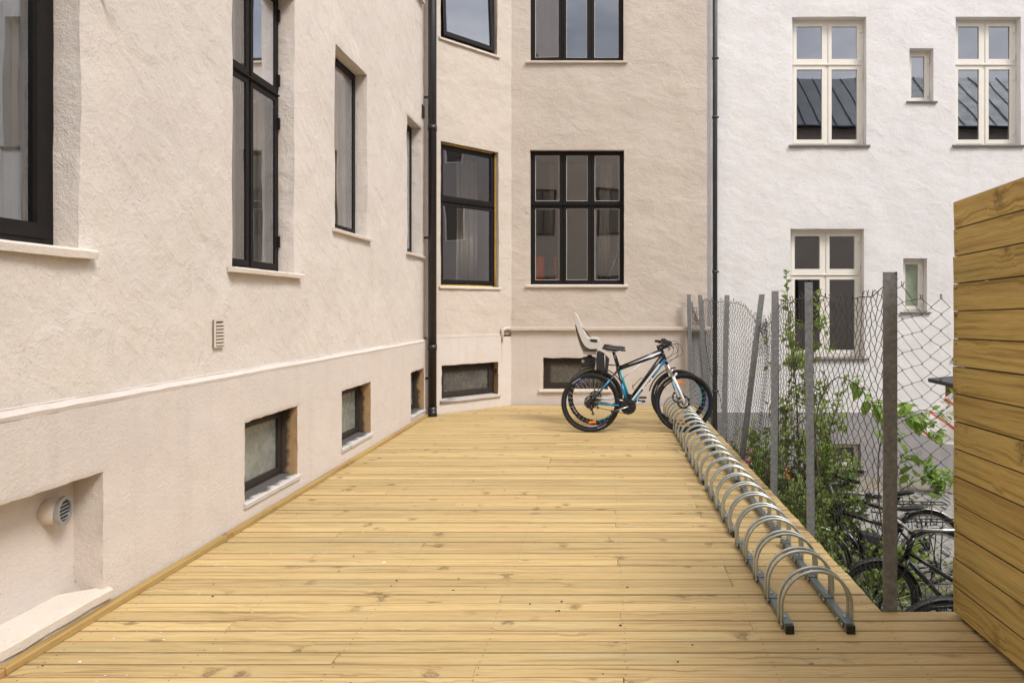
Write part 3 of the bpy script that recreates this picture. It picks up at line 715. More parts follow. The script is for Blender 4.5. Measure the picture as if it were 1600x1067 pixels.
# moulded cable duct along the back wall with its turned-down end
bm = bmesh.new(); box(bm, (-1.44, 10.345, 1.128), (1.60, 10.402, 1.182), mtx=None)
obj('cable_duct', bm, 'beige_plain', bld, bevel=0.006)
bm = bmesh.new(); e0 = CP @ Vector((1.12, -0.012, 1.14))
tube(bm, [(-1.43, 10.375, 1.155), e0 + Vector((.05, .03, .02)), e0, e0 - Vector((0, 0, .06)), e0 - Vector((.003, .003, .18))], [.026, .028, .029, .022, .012], 10)
obj('duct_end', bm, 'beige_plain', bld)
bm = bmesh.new(); tube(bm, [CP @ Vector((1.118 + .008*math.sin(i*1.9), -.001, 0.97 - i*.035)) for i in range(10)], [.008 - .0005*i for i in range(10)], 5); obj('plaster_crack', bm, 'beige_plain', bld)
# rusty stub of an old bracket
bm = bmesh.new(); tube(bm, [(-2.47, 3.35, 2.995), (-2.41, 3.36, 2.985), (-2.40, 3.40, 3.0)], 0.008, 6); obj('rusty_hook', bm, 'ochre', bld)
# drainpipe with collars and shoe
bm = bmesh.new(); dx, dy = -2.335, 9.275
tube(bm, [(dx, dy, 0.10), (dx, dy, TOP)], 0.056, 20); dp = obj('drainpipe', bm, 'black_pipe', bld)
for z in (0.93, 3.9, 6.9):
    bm = bmesh.new(); tube(bm, [(dx, dy, z-.04), (dx, dy, z+.04)], 0.0615, 20); obj('collar', bm, 'black_pipe', dp)
bm = bmesh.new(); tube(bm, [(dx, dy, 0.13), (dx, dy, 0.07), (dx+.012, dy-.02, 0.03), (dx+.03, dy-.05, 0.012)], [.060, .060, .057, .05], 16); obj('shoe', bm, 'black_pipe', dp)
for z in (0.5, 2.4, 4.3):
    bm = bmesh.new(); box(bm, (-2.45, dy-.01, z), (dx, dy+.01, z+.03)); obj('pipe_bracket', bm, 'black_pipe', dp)

# ------------------------------------------------------------------ white building
WH = 10.6
wb = thing('townhouse', 'white rendered house with cream two-leaf windows behind the wire fence', 'house')
WU = F((1, 0, 0), (0, 1, 0), (0, 10.55, 0))
WP = F((1, 0, 0), (0, 1, 0), (0, 10.52, 0))
ww = [(2.89, 4.03, 3.975, 5.95), (5.405, 6.41, 3.975, 5.95), (2.86, 3.995, 0.70, 2.685)]
ws = [(4.694, 5.065, 4.645, 5.465), (4.60, 4.965, 1.405, 2.23)]
more = [(7.9, 8.9, 3.975, 5.95), (5.405, 6.41, 0.70, 2.685), (7.9, 8.9, .70, 2.685), (2.89, 4.03, 7.2, 9.1), (5.405, 6.41, 7.2, 9.1)]
wall('wall', WU, 1.557, 13.0, -0.15, WH, [(*h, 0.16, 0.003, 0) for h in ww + ws + more], ['white_render'], wb, 0.13, 0.012)
pb = (3.30, 3.93, -1.0, -0.62)
wall('plinth', WP, 1.557, 13.0, -1.2, -0.15, [(*pb, 0.12, 0.01, 0)], ['grey_plinth'], wb, 0.09, 0.006)
bm = bmesh.new(); box(bm, (1.557, 10.521, -0.15), (13, 10.56, -0.135)); obj('plinth_ledge', bm, 'grey_plinth', wb)
for h in ww + more: 
    window(wb, WU, *h, 0.13, [0.5], [0.655], 'cream', 'glass_mirror', fw=0.045, sw=0.052, sillp=0.03, sillt=0.035, sillm='grey_sill', sill_over=0.05, hinges=True, roomm='room_dark')
for h in ws: window(wb, WU, *h, 0.13, [], [], 'cream', 'glass_mirror' if h[2] > 3 else 'frosted_green', fw=0.035, sw=0.045, sillp=0.03, sillt=0.025, sillm='grey_sill', sill_over=0.05, hinges=True, roomm='room_dark')
window(wb, WP, *pb, 0.10, [], [], 'inner_white', 'dusty_dark', fw=0.035, sw=0.03, sillp=0.05, sillt=0.05, sillm='grey_sill', roomm='room_dark')
bm = bmesh.new(); box(bm, (1.557, 10.75, WH), (13, 17, WH+.3)); box(bm, (12.9, 10.75, -1.2), (13, 17, WH)); box(bm, (1.56, 16.9, -1.2), (12.9, 17, WH)); obj('roof', bm, 'gutter', wb)
bm = bmesh.new(); tube(bm, [(1.685, 10.47, -1.1), (1.685, 10.47, WH)], 0.037, 16); dp = obj('drainpipe', bm, 'grey_pipe', wb)
for z in (5.28, 4.38, 2.02, 0.2):
    bm = bmesh.new(); tube(bm, [(1.685, 10.47, z-.018), (1.685, 10.47, z+.018)], 0.044, 16); box(bm, (1.64, 10.463, z-.012), (1.745, 10.477, z+.012)); obj('collar', bm, 'grey_pipe', dp)

# ------------------------------------------------------------------ building opposite (behind the camera; seen in the panes)
ob = thing('courtyard_house', 'pink-beige house with grey standing-seam metal roof, seen mirrored in the cream windows', 'house')
OY = -5.5
bm = bmesh.new(); box(bm, (-7.5, OY-6, -1.2), (23, OY, 8.5)); hb_ = obj('wall', bm, 'beige_plain', ob)
bm = bmesh.new()
rp = [(OY+.35, 8.5), (OY-3.0, 11.5), (OY-6.4, 8.5)]
A = [bm.verts.new((-7.8, y, z)) for y, z in rp]; B_ = [bm.verts.new((23.3, y, z)) for y, z in rp]
bm.faces.new((A[0], B_[0], B_[1], A[1])); bm.faces.new((A[1], B_[1], B_[2], A[2])); bm.faces.new((A[2], B_[2], B_[0], A[0])); bm.faces.new(A); bm.faces.new(B_[::-1])
rf = obj('roof', bm, 'roof_metal', ob)
for k in range(50):
    x = -7.7 + k*0.62
    q = bmesh.new(); a = Vector((x, OY+.36, 8.52)); b_ = Vector((x, OY-3.0, 11.53)); tube(q, [a, b_], 0.018, 4); obj('seam', q, 'roof_metal', rf)
bm = bmesh.new(); tube(bm, [(-7.8, OY+.42, 8.46), (23.3, OY+.42, 8.46)], 0.07, 10); obj('gutter', bm, 'gutter', ob)
bm = bmesh.new(); box(bm, (5.2, OY-1.4, 9.3), (6.0, OY-.7, 12.0)); obj('chimney', bm, 'gutter', ob)
for z0 in (0.9, 4.3):
    for x in (-5, -2.4, 0.2, 2.8, 5.4, 8.0, 10.6, 13.2, 15.8, 18.4, 21):
        q = bmesh.new(); box(q, (x-.5, OY+.001, z0), (x+.5, OY+.04, z0+1.8)); w_ = obj('window', q, 'dark_frame', ob)
        for sx in (-.42, .03):
            q = bmesh.new(); box(q, (x+sx, OY+.041, z0+.09), (x+sx+.39, OY+.045, z0+1.71)); obj('pane', q, 'grey_sill', w_)

nh = thing('neighbour_house', 'tall taupe house closing the yard far to the right, seen mirrored in the angled window', 'house')
bm = bmesh.new(); box(bm, (24, -16, -1.2), (30, 8.5, 13.5)); obj('wall', bm, 'seat_taupe', nh)
bm = bmesh.new(); box(bm, (23.7, -16.2, 13.5), (30.3, 8.7, 13.75)); obj('roof', bm, 'roof_metal', nh)
for z0 in (1.0, 5.0, 9.0):
    for k in range(7):
        y_ = -13 + k*3.0; q = bmesh.new(); box(q, (23.96, y_-.5, z0), (23.999, y_+.5, z0+1.9)); w_ = obj('window', q, 'cream', nh)
        q = bmesh.new(); box(q, (23.955, y_-.42, z0+.08), (23.959, y_+.42, z0+1.82)); obj('pane', q, 'room_dark', w_)

# ------------------------------------------------------------------ deck
deck = bpy.data.objects.new('deck', None); C.objects.link(deck); deck['kind'] = 'structure'
PITCH = 0.098; BW = 0.0948
def board(L_, wd, th, parent, loc, rot=(0, 0, 0), mat='deck', name='board', ch=0.0022, cup=0.0, seed=0):
    bm = bmesh.new(); rr = random.Random(seed)
    prof = [(-wd/2, -th), (-wd/2, -ch), (-wd/2+ch, 0), (0, -cup), (wd/2-ch, 0), (wd/2, -ch), (wd/2, -th)]
    e0 = rr.uniform(-.0015, .0015); e1 = rr.uniform(-.0015, .0015)
    A = [bm.verts.new((-L_/2 + e0, y, z)) for y, z in prof]; B = [bm.verts.new((L_/2 + e1, y, z)) for y, z in prof]
    n = len(prof)
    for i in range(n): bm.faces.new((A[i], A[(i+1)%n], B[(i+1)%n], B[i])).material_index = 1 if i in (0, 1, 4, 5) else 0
    bm.faces.new(A[::-1]); bm.faces.new(B)
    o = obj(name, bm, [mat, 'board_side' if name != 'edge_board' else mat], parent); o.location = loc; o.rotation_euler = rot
    return o
rb = random.Random(11)
row = 0; y = 0.90; nb_ = 0
rows = []
while y < 10.40:
    left = -2.425
    if y > 9.36: left = -2.42 + (y - 9.36) * 0.967 + .02
    right = 1.335 if y > 3.27 else 2.55
    joints = []
    x = left + (0.6 * rb.choice([1, 2, 3, 4, 5, 6, 7]) + rb.uniform(-.02, .02))
    x = round((x - left) / 0.6) * 0.6 + left + 0.1
    while x < right - 0.5:
        joints.append(x); x += 0.6 * rb.choice([3, 4, 5, 6, 7])
    if y > 6.5: joints = joints[:1]
    if y < 2.2: joints = []
    e = [left] + joints + [right + rb.uniform(-.004, .004)]
    dz = rb.uniform(-.0012, .0012)
    for a, b_ in zip(e[:-1], e[1:]):
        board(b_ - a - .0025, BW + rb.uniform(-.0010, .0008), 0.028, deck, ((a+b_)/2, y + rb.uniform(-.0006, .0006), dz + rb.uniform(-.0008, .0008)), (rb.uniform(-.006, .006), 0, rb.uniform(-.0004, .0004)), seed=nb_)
        nb_ += 1
    rows.append((y, left, right)); y += PITCH; row += 1
# joists and fascia under the boards
for k in range(8):
    bm = bmesh.new(); x = -2.3 + k*0.6 - 0.02
    if x > 1.3: continue
    ye = 10.2 if x > -1.4 else 9.3
    box(bm, (x, 0.9, -0.176), (x+.048, ye, -0.0295)); obj('joist', bm, 'edge_wood', deck)
bm = bmesh.new(); box(bm, (1.300, 3.23, -0.22), (1.328, 10.35, -0.030)); obj('fascia', bm, 'edge_wood', deck)
bm = bmesh.new(); box(bm, (1.34, 3.255, -0.22), (2.55, 3.283, -0.030)); obj('fascia', bm, 'edge_wood', deck)
# screw heads, two per board on each joist
bm = bmesh.new()
for (y, a, b_) in rows:
    if y > 7: continue
    k = a + 0.1
    while k < b_ - .03:
        for s in (-.028, .028):
            cx, cy = k + rb.uniform(-.006, .006) + .012, y + s + rb.uniform(-.003, .003)
            vs = [bm.verts.new((cx + .0032*math.cos(t*math.pi/3), cy + .0032*math.sin(t*math.pi/3), .0014)) for t in range(6)]
            bm.faces.new(vs)
        k += 0.6
o = obj('screw_heads', bm, 'gutter', deck); o['kind'] = 'stuff'
# edge strip against the wall, lengths end to end
yy = 1.0; k = 0
for Lk in (1.72, 1.6, 1.9, 1.45, 1.62):
    if k == 4: Lk = 9.33 - yy
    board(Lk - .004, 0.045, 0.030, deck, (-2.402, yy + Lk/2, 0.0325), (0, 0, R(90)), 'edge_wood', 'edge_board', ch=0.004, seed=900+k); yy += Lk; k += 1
# crumbs, seeds and paint chips on the boards
bm = bmesh.new(); rr = random.Random(5)
for i in range(90):
    x, y = rr.uniform(-2.3, 1.2), 2.6 + 7*rr.random()**1.6; s = rr.uniform(.002, .0055)
    vs = bmesh.ops.create_icosphere(bm, subdivisions=1, radius=s, matrix=Matrix.Translation((x, y, s*.5+.001)) @ Matrix.Diagonal((rr.uniform(.7,1.8), rr.uniform(.6,1.3), .5, 1)))
o = obj('crumbs', bm, 'hole'); o['kind'] = 'stuff'
bm = bmesh.new()
for i in range(60):
    x, y = rr.uniform(-2.35, -1.2), rr.uniform(2.5, 4.6); s = rr.uniform(.0015, .004)
    if i < 6: s *= 2.4
    bmesh.ops.create_icosphere(bm, subdivisions=1, radius=s, matrix=Matrix.Translation((x, y, .0012)) @ Matrix.Diagonal((rr.uniform(.8,2.5), rr.uniform(.5,1.2), .25, 1)))
o = obj('plaster_chips', bm, 'white_gloss'); o['kind'] = 'stuff'

# ------------------------------------------------------------------ board screen on the right
sc = thing('board_screen', 'tall screen of wide horizontal pine boards at the right edge of the deck', 'screen', (1.665, 3.27, 0))
dirv = Vector((-0.0178, -1, 0.0215)); LEN = 2.25
ang = math.atan2(-1, -0.0178)
dl = dirv.normalized()
rs = random.Random(3)
for i in range(15):
    z = 0.016 + 0.1302*i; hh = 0.1262 + rs.uniform(-.0018, .0012)
    X = dl; Yv = Vector((0, 0, 1)) - X * X.z; Yv.normalize(); Zv = X.cross(Yv)     # board face normal
    if Zv.x > 0: Zv = -Zv; X = -X
    tl = rs.uniform(-.022, .022)
    Yv = (Yv + Zv*tl).normalized(); Zv = X.cross(Yv).normalized()
    if Zv.x > 0: Zv = -Zv
    m = Matrix((X, Yv, Zv)).transposed()
    if m.determinant() < 0: m = Matrix((-X, Yv, Zv)).transposed()
    c = Vector((0, 0, z + hh/2)) + dl * (LEN/2 + rs.uniform(-.004, .005))
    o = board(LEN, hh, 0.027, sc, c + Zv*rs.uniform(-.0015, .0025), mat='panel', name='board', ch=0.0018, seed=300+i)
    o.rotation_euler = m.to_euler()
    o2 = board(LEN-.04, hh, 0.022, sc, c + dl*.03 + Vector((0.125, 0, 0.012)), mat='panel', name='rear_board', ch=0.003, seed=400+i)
    o2.rotation_euler = m.to_euler()
    for e in (0.028,):
        q = bmesh.new()
        for s in (-.042, .042):
            cc = Vector((0, 0, z + hh/2 + s)) + dl*e + Zv*0.0038
            tube(q, [cc - Zv*.004, cc], 0.0028, 6)
        obj('screw', q, 'gutter', sc)
for t in (0.03, 1.0, 2.1):
    q = bmesh.new(); c = dl*t; box(q, (c.x+.031, c.y-.06, 0.002), (c.x+.10, c.y-.012, 1.93)); obj('post', q, 'panel', sc)

# ------------------------------------------------------------------ bike racks
def make_rack(label):
    t = thing('bike_rack', label, 'bike rack', (0, 0, 0), 0, 'hooped steel bike racks in a row along the deck edge')
    for sx in (-.137, .137):
        q = bmesh.new(); box(q, (sx-.018, 0.012, .002), (sx+.018, 1.118, .036)); obj('rail', q, 'rail', t, bevel=.002)
        for y0 in (0.0, 1.118):
            q = bmesh.new(); box(q, (sx-.0185, y0, .001), (sx+.0185, y0+.012, .037)); obj('end_cap', q, 'black_plastic', t)
        for i in range(5):
            yb = 0.05 + .26*i
            q = bmesh.new(); box(q, (sx-.0205, yb-.012 if i else .02, .0365), (sx+.0205, yb+.075, .0395)); 
            box(q, (sx-.0215, yb-.005, .012), (sx-.0182, yb+.068, .0395)); obj('clamp_plate', q, 'rail', t)
            q = bmesh.new()
            for dy_ in (.0, .06): 
                tube(q, [(sx - .028, yb+dy_, .022), (sx-.0216, yb+dy_, .022)], .0065, 6)
                tube(q, [(sx, yb+.045-dy_*.2, .0396), (sx, yb+.045-dy_*.2, .0445)], .0055, 6)
            obj('bolt', q, 'galv', t)
    for i in range(5):
        for dy_ in (.008, .058):
            q = bmesh.new(); yb = 0.05 + .26*i + dy_; r = .160; zc = .100
            pts = [(-r, yb, .006), (-r, yb, .05)] + [(-r*math.cos(a), yb, zc + r*math.sin(a)) for a in [math.pi*k/18 for k in range(19)]] + [(r, yb, .05), (r, yb, .006)]
            tube(q, pts, .0079, 10); obj('hoop', q, 'galv', t)
    return t
rl = ['nearest steel hoop rack, its black end caps facing the camera', 'second hoop rack of the row, right behind the nearest one', 'hoop rack in the middle of the row, with no bicycle in it', 'hoop rack holding the front wheel of the black and blue bicycle', 'farthest hoop rack, against the back wall behind the bicycle wheels']
r0 = make_rack(rl[0])
for k in range(5):
    r = r0 if k == 0 else copytree(r0)
    r['label'] = rl[k]; r.location = (0.968 + (0, .003, -.004, .002, 0)[k], 3.07 + 1.295*k, 0.0005)

# ------------------------------------------------------------------ bicycles
def bicycle(name, label, cat, c):
    t = thing(name, label, cat)
    r, wb_ = c['r'], c['wb']; tw = c.get('tw', .027)
    RH, FH = Vector((0, 0, r)), Vector((wb_, 0, r)); BB = Vector((c['bb'][0], 0, c['bb'][1]))
    SC_ = Vector((c['sc'][0], 0, c['sc'][1])); HT = Vector((c['ht'][0], 0, c['ht'][1])); HB = Vector((c['hb'][0], 0, c['hb'][1]))
    fm, acc, acc2 = c['frame'], c['acc'], c['acc2']
    # frame
    q = bmesh.new()
    def T(a, b, ra, rb_=None, mat=0, n=12, off=(0,0,0), flat=1.0):
        tube(q, [Vector(a)+Vector(off), Vector(b)+Vector(off)], [ra, rb_ or ra], n, mat=mat, flat=flat)
    T(BB, SC_ + (SC_-BB)*.06, .017, .016, c.get('seat_m', 0))
    if c.get('step'):
        T(SC_ - (SC_-BB)*.55, HB + (HT-HB)*.3, .016, .016)
        T(BB + Vector((.02,0,.01)), HB, .019, .019)
    else:
        T(SC_, HT - (HT-HB)*.25, .015, .021, c.get('top_m', 0))
        T(BB, HB + (HT-HB)*.15, .024, .029, c.get('down_m', 0))
    T(HB, HT, .021, .021, 0)
    for s in (-1, 1):
        T(BB + Vector((-.03, s*.035, 0)), RH + Vector((0, s*.065, 0)), .010, .009, c.get('chain_m', 0), 8)
        T(SC_ + Vector((0, s*.018, -.01)), RH + Vector((0, s*.065, 0)), .009, .008, c.get('stay_m', 0), 8)
    T(BB + Vector((0,-.036,0)), BB + Vector((0,.036,0)), .021, .021, 0)
    f_ = obj('frame', q, [fm, acc, acc2], t)
    if c.get('stripes'):
        d = (HB + (HT-HB)*.15 - BB); nrm = Vector((-d.z, 0, d.x)).normalized()
        q = bmesh.new()
        def band(a, b, w0, w1, o_, yoff):
            P = [BB + d*a + nrm*(o_-w0), BB + d*b + nrm*(o_-w1), BB + d*b + nrm*(o_+w1), BB + d*a + nrm*(o_+w0)]
            A = [q.verts.new(p + Vector((0, yoff, 0))) for p in P]; B = [q.verts.new(p + Vector((0, -yoff, 0))) for p in P]
            q.faces.new(A); q.faces.new(B[::-1])
            for i in range(4): q.faces.new((A[i], B[i], B[(i+1)%4], A[(i+1)%4]))
        band(.06, .88, .008, .013, .010, -.0300); o = obj('stripe', q, 'white_gloss', f_); o['label'] = 'white stripe along the top of the down tube'
        q = bmesh.new(); band(.02, .34, .016, .008, -.012, -.0296); obj('stripe', q, 'blue_gloss', f_)
        q = bmesh.new(); band(.64, 1.0, .003, .018, -.012, -.0308); obj('stripe', q, 'blue_gloss', f_)
        d2 = HT - (HT-HB)*.25 - SC_; n2 = Vector((-d2.z, 0, d2.x)).normalized()
        q = bmesh.new(); tube(q, [SC_ + d2*.25 + n2*.012, SC_ + d2*.97 + n2*.016], [.008, .0165], 8); obj('stripe', q, 'white_gloss', f_)
        # second pale tube line below the top tube
        q = bmesh.new(); tube(q, [BB + (SC_-BB)*.72, SC_ + d2*.55 - n2*.014], [.007, .007], 8); obj('brace_tube', q, 'white_gloss', f_)
        q = bmesh.new(); tube(q, [BB + (SC_-BB)*.20 + Vector((-.004,-.006,0)), BB + (SC_-BB)*.62 + Vector((-.004,-.006,0))], .0165, 10); obj('stripe', q, 'blue_gloss', f_)
        q = bmesh.new(); ps = RH + (SC_-RH)*.35; pe = RH + (SC_-RH)*.7; tube(q, [ps + Vector((0,-.058,0)), pe + Vector((0,-.040,0))], .0105, 8); obj('stripe', q, 'blue_gloss', f_)
        q = bmesh.new(); tube(q, [BB + (RH-BB)*.25 + Vector((0,-.045,.004)), BB + (RH-BB)*.8 + Vector((0,-.064,.004))], .0095, 8); obj('stripe', q, 'blue_gloss', f_)
    if c.get('text'):
        cu = bpy.data.curves.new('lettering', 'FONT'); cu.body = c['text']; cu.size = .050; cu.align_x = 'CENTER'; cu.align_y = 'CENTER'; cu.extrude = .0008; cu.shear = .25; cu.space_character = 1.05; cu.offset = .0014
        to = bpy.data.objects.new('tmp', cu); me = bpy.data.meshes.new_from_object(to); bpy.data.objects.remove(to)
        me.materials.append(M['white_gloss']); o = bpy.data.objects.new('lettering', me); C.objects.link(o); o.parent = f_
        d = (HB + (HT-HB)*.15 - BB); a = math.atan2(d.z, d.x)
        o.matrix_local = Matrix.Translation(BB + d*.50 + Vector((.010, -.0315, -.014))) @ Matrix.Rotation(-a, 4, 'Y') @ Matrix.Rotation(R(90), 4, 'X')
    # fork
    q = bmesh.new(); fd = (HB - HT).normalized(); cr_ = HB + fd*.03
    if c.get('susp'):
        for s in (-1, 1):
            mid = cr_ + (FH - cr_)*.36
            tube(q, [cr_ + Vector((0, s*.055, 0)), mid + Vector((0, s*.055, 0))], .0145, 10, mat=1)
            tube(q, [mid + Vector((0, s*.055, .01)), FH + Vector((-.02, s*.055, .06)), FH + Vector((0, s*.055, -.012))], [.021, .017, .016], 10, mat=0)
        tube(q, [cr_ + Vector((0,-.07,0)), cr_ + Vector((0,.07,0))], .020, 10, mat=2)
        arch = cr_ + (FH - cr_)*.36 + Vector((.035, 0, 0))
        tube(q, [arch + Vector((-.03,-.055,0)), arch + Vector((.01,-.05,.045)), arch + Vector((.01,.05,.045)), arch + Vector((-.03,.055,0))], .011, 8, mat=0)
        obj('fork', q, ['white_gloss', 'silver', 'black_gloss'], t)
        q = bmesh.new(); tube(q, [cr_ + (FH-cr_)*.50 + Vector((-.006,-.070,0)), cr_ + (FH-cr_)*.80 + Vector((-.012,-.068,0))], [.006,.008], 6); obj('fork_stripe', q, 'blue_gloss', t)
    else:
        for s in (-1, 1):
            tube(q, [HB + Vector((0, s*.03, .0)), cr_ + Vector((.01, s*.045, -.04)), FH + Vector((-.05, s*.052, .12)), FH + Vector((0, s*.052, 0))], [.013, .013, .011, .009], 8)
        obj('fork', q, c.get('fork_m', fm), t)
    # wheels
    for wi, H in enumerate((RH, FH)):
        q = bmesh.new(); ringprof(q, H, r-.060, r-.040, -.012, .012, 44); wo_ = obj('wheel', q, c.get('rim_m', 'black_gloss'), t)
        q = bmesh.new(); n = 44
        tube(q, [(H.x + (r-tw)*math.cos(2*math.pi*i/n), 0, H.z + (r-tw)*math.sin(2*math.pi*i/n)) for i in range(n)], tw, 10, closed=True); obj('tyre', q, 'rubber', wo_)
        if c.get('knob'):
            q = bmesh.new(); n = 96
            for i in range(n):
                a = 2*math.pi*i/n; s = (-1)**i * .011
                mtx = Matrix.Translation(H) @ Matrix.Rotation(-a, 4, 'Y')
                box(q, (r-.003, s-.008, -.006), (r+.0025, s+.008, .006), mtx=mtx); box(q, (r-.010, -s*2.1-.004, -.005), (r-.003, -s*2.1+.004, .005), mtx=mtx)
            o = obj('tread_knobs', q, 'rubber', wo_); o['kind'] = 'stuff'
        q = bmesh.new(); nsp = 28
        for i in range(nsp):
            a = 2*math.pi*i/nsp; b_ = a + (.42 if i % 2 else -.42) * (1 if (i//2) % 2 else -1); s = .03 if i % 2 else -.03
            tube(q, [(H.x + .028*math.cos(b_), s, H.z + .028*math.sin(b_)), (H.x + (r-.059)*math.cos(a), 0, H.z + (r-.059)*math.sin(a))], .0013, 3, cap=False)
        o = obj('spokes', q, 'spoke', wo_); o['kind'] = 'stuff'
        q = bmesh.new(); tube(q, [H + Vector((0,-.06,0)), H + Vector((0,-.032,0)), H + Vector((0,.032,0)), H + Vector((0,.06,0))], [.012,.03,.03,.012], 14)
        if c.get('disc'): ringprof(q, H + Vector((0, .04, 0)), .055, .08, -.001, .001, 28)
        obj('hub', q, 'black_plastic', wo_)
        if c.get('rim_stick'):
            for a0, a1 in ((.5, 1.1), (3.4, 4.3)):
                q = bmesh.new(); ringprof(q, H, r-.0605, r-.050, -.0128, .0128, 14, a0=a0+wi*1.3+1.2, a1=a1+wi*1.3+1.2); obj('rim_decal', q, c['rim_stick'], wo_)
        if c.get('tyre_mark'):
            for a0 in c['tyre_mark'][wi]:
                q = bmesh.new(); ringprof(q, H, r-.040, r-.034, -tw*.98, -tw*.90, 8, a0=R(a0), a1=R(a0+22)); obj('tyre_mark', q, 'seat_grey', wo_)
        if c.get('refl'):
            for a0 in c['refl'][wi]:
                q = bmesh.new(); A_ = R(a0); ctr = H + Vector((math.cos(A_)*(r-.115), -.008, math.sin(A_)*(r-.115)))
                m = Matrix.Translation(ctr) @ Matrix.Rotation(-A_ + R(90), 4, 'Y')
                box(q, (-.045, -.006, -.014), (.045, .006, .014), mtx=m); obj('reflector', q, 'orange', wo_, bevel=.004)
    # drivetrain
    q = bmesh.new(); ringprof(q, BB + Vector((0,-.045,0)), .05, c.get('cr_r', .088), -.003, .003, 36)
    ringprof(q, BB + Vector((0,-.038,0)), .03, .066, -.003, .003, 30); disc(q, BB + Vector((0,-.044,0)), .034, -.004, .004)
    for i in range(5): 
        a = 2*math.pi*i/5; tube(q, [BB + Vector((0,-.046,0)), BB + Vector((.07*math.cos(a),-.046,.07*math.sin(a)))], .007, 5)
    cs = obj('chainring', q, 'black_plastic', t)
    ca = R(c.get('crank', 200))
    for s, a in ((-1, ca), (1, ca + math.pi)):
        e = BB + Vector((math.cos(a)*.17, s*.062, math.sin(a)*.17))
        q = bmesh.new(); tube(q, [BB + Vector((0, s*.055, 0)), e], [.015, .011], 8, flat=.7); k_ = obj('crank', q, 'silver', t)
        q = bmesh.new(); box(q, (e.x-.045, min(e.y, e.y+s*.095), e.z-.009), (e.x+.045, max(e.y, e.y+s*.095), e.z+.009)); obj('pedal', q, 'black_plastic', k_, bevel=.004)
    q = bmesh.new(); 
    for sg in (1, -1):
        tube(q, [BB + Vector((0,-.045, sg*(c.get('cr_r', .088)))), RH + Vector((0,-.045, sg*.035))], .0035, 4)
    o = obj('chain', q, 'black_plastic', t)
    q = bmesh.new()
    for i in range(6): disc(q, RH + Vector((0, -.036 - i*.0035, 0)), .055 - i*.006, -.001, .001, 24)
    tube(q, [RH + Vector((.005,-.055,-.02)), RH + Vector((.015,-.06,-.07)), RH + Vector((.03,-.055,-.12))], [.012,.010,.006], 6)
    ringprof(q, RH + Vector((.012,-.05,-.075)), .006, .018, -.003, .003, 12); ringprof(q, RH + Vector((.03,-.05,-.125)), .006, .018, -.003, .003, 12)
    obj('derailleur', q, 'gutter', t)
    # seat post + saddle
    sz = c['saddle']; dd = (SC_ - BB).normalized(); k = (sz - .04 - SC_.z)/dd.z; st = SC_ + dd*k
    q = bmesh.new(); tube(q, [SC_, st], .0135, 10); tube(q, [SC_ - dd*.005, SC_ + dd*.03], .021, 10); obj('seatpost', q, c.get('post_m', 'black_gloss'), t)
    q = bmesh.new()
    sec = [(-.135, .035, .012, .018), (-.12, .068, .020, .036), (-.07, .066, .014, .044), (0, .044, .000, .040), (.06, .024, -.002, .034), (.11, .021, -.004, .030), (.135, .016, -.012, .022), (.145, .006, -.018, .008)]
    rings = []
    for x, hw, zz, th in sec:
        rings.append([q.verts.new((st.x + x + .005, hw*math.cos(a), sz - .008 + zz + (th*.42*math.sin(a) if math.sin(a) > 0 else th*.62*math.sin(a)))) for a in [2*math.pi*i/12 for i in range(12)]])
    for A, B in zip(rings[:-1], rings[1:]):
        for i in range(12): q.faces.new((A[i], A[(i+1)%12], B[(i+1)%12], B[i])).smooth = True
    q.faces.new(rings[0][::-1]); q.faces.new(rings[-1])
    sd_ = obj('saddle', q, 'saddle', t)
    q = bmesh.new()
    for s in (-1, 1): tube(q, [(st.x-.09, s*.03, sz-.02), (st.x-.03, s*.022, sz-.038), (st.x+.05, s*.022, sz-.038), (st.x+.11, s*.01, sz-.018)], .0035, 5)
    obj('saddle_rails', q, 'silver', sd_)
    # bar and stem
    turn = c.get('turn', 0); hd = (HT - HB).normalized(); sp = HT + hd*.03; bz = c.get('bar_rise', .05)
    MR = Matrix.Translation(sp) @ Matrix.Rotation(turn, 4, 'Z')
    q = bmesh.new(); tube(q, [HT, sp + hd*.02], .018, 10); tube(q, [MR @ Vector((0,0,.0)), MR @ Vector((.075, 0, bz*.6))], .016, 10); obj('stem', q, 'black_gloss', t)
    q = bmesh.new()
    if c.get('swept'): bp = [(.06, 0, bz*.6), (.07, .06, bz+.02), (.03, .2, bz+.05), (-.10, .27, bz+.04), (-.20, .29, bz+.03)]
    else: bp = [(.075, 0, bz*.6), (.08, .08, bz*.65), (.07, .16, bz), (.05, .31, bz+.005)]
    full = [(x, -y, z) for x, y, z in bp[::-1]] + bp[1:]
    tube(q, [MR @ Vector(p) for p in full], .0125, 10); hbk = obj('handlebar', q, c.get('bar_m', 'black_gloss'), t)
    for s in (-1, 1):
        e = bp[-1]; p = bp[-2]; g0 = Vector((e[0] + (p[0]-e[0])*.75, s*(e[1] + (p[1]-e[1])*.75), e[2]))
        q = bmesh.new(); tube(q, [MR @ g0, MR @ Vector((e[0], s*(e[1]+.004), e[2]))], .0175, 10); obj('grip', q, 'rubber', hbk)
        b0 = Vector((p[0], s*(p[1]+.01), p[2])); q = bmesh.new()
        box(q, (-.02, -.02, -.022), (.025, .02, .018), mtx=MR @ Matrix.Translation(b0)); tube(q, [MR @ (b0 + Vector((.02, 0, -.01))), MR @ (b0 + Vector((.06, s*.02, -.035))), MR @ (b0 + Vector((.045, s*.10, -.05)))], .006, 6)
        obj('brake_lever', q, 'black_plastic', hbk)
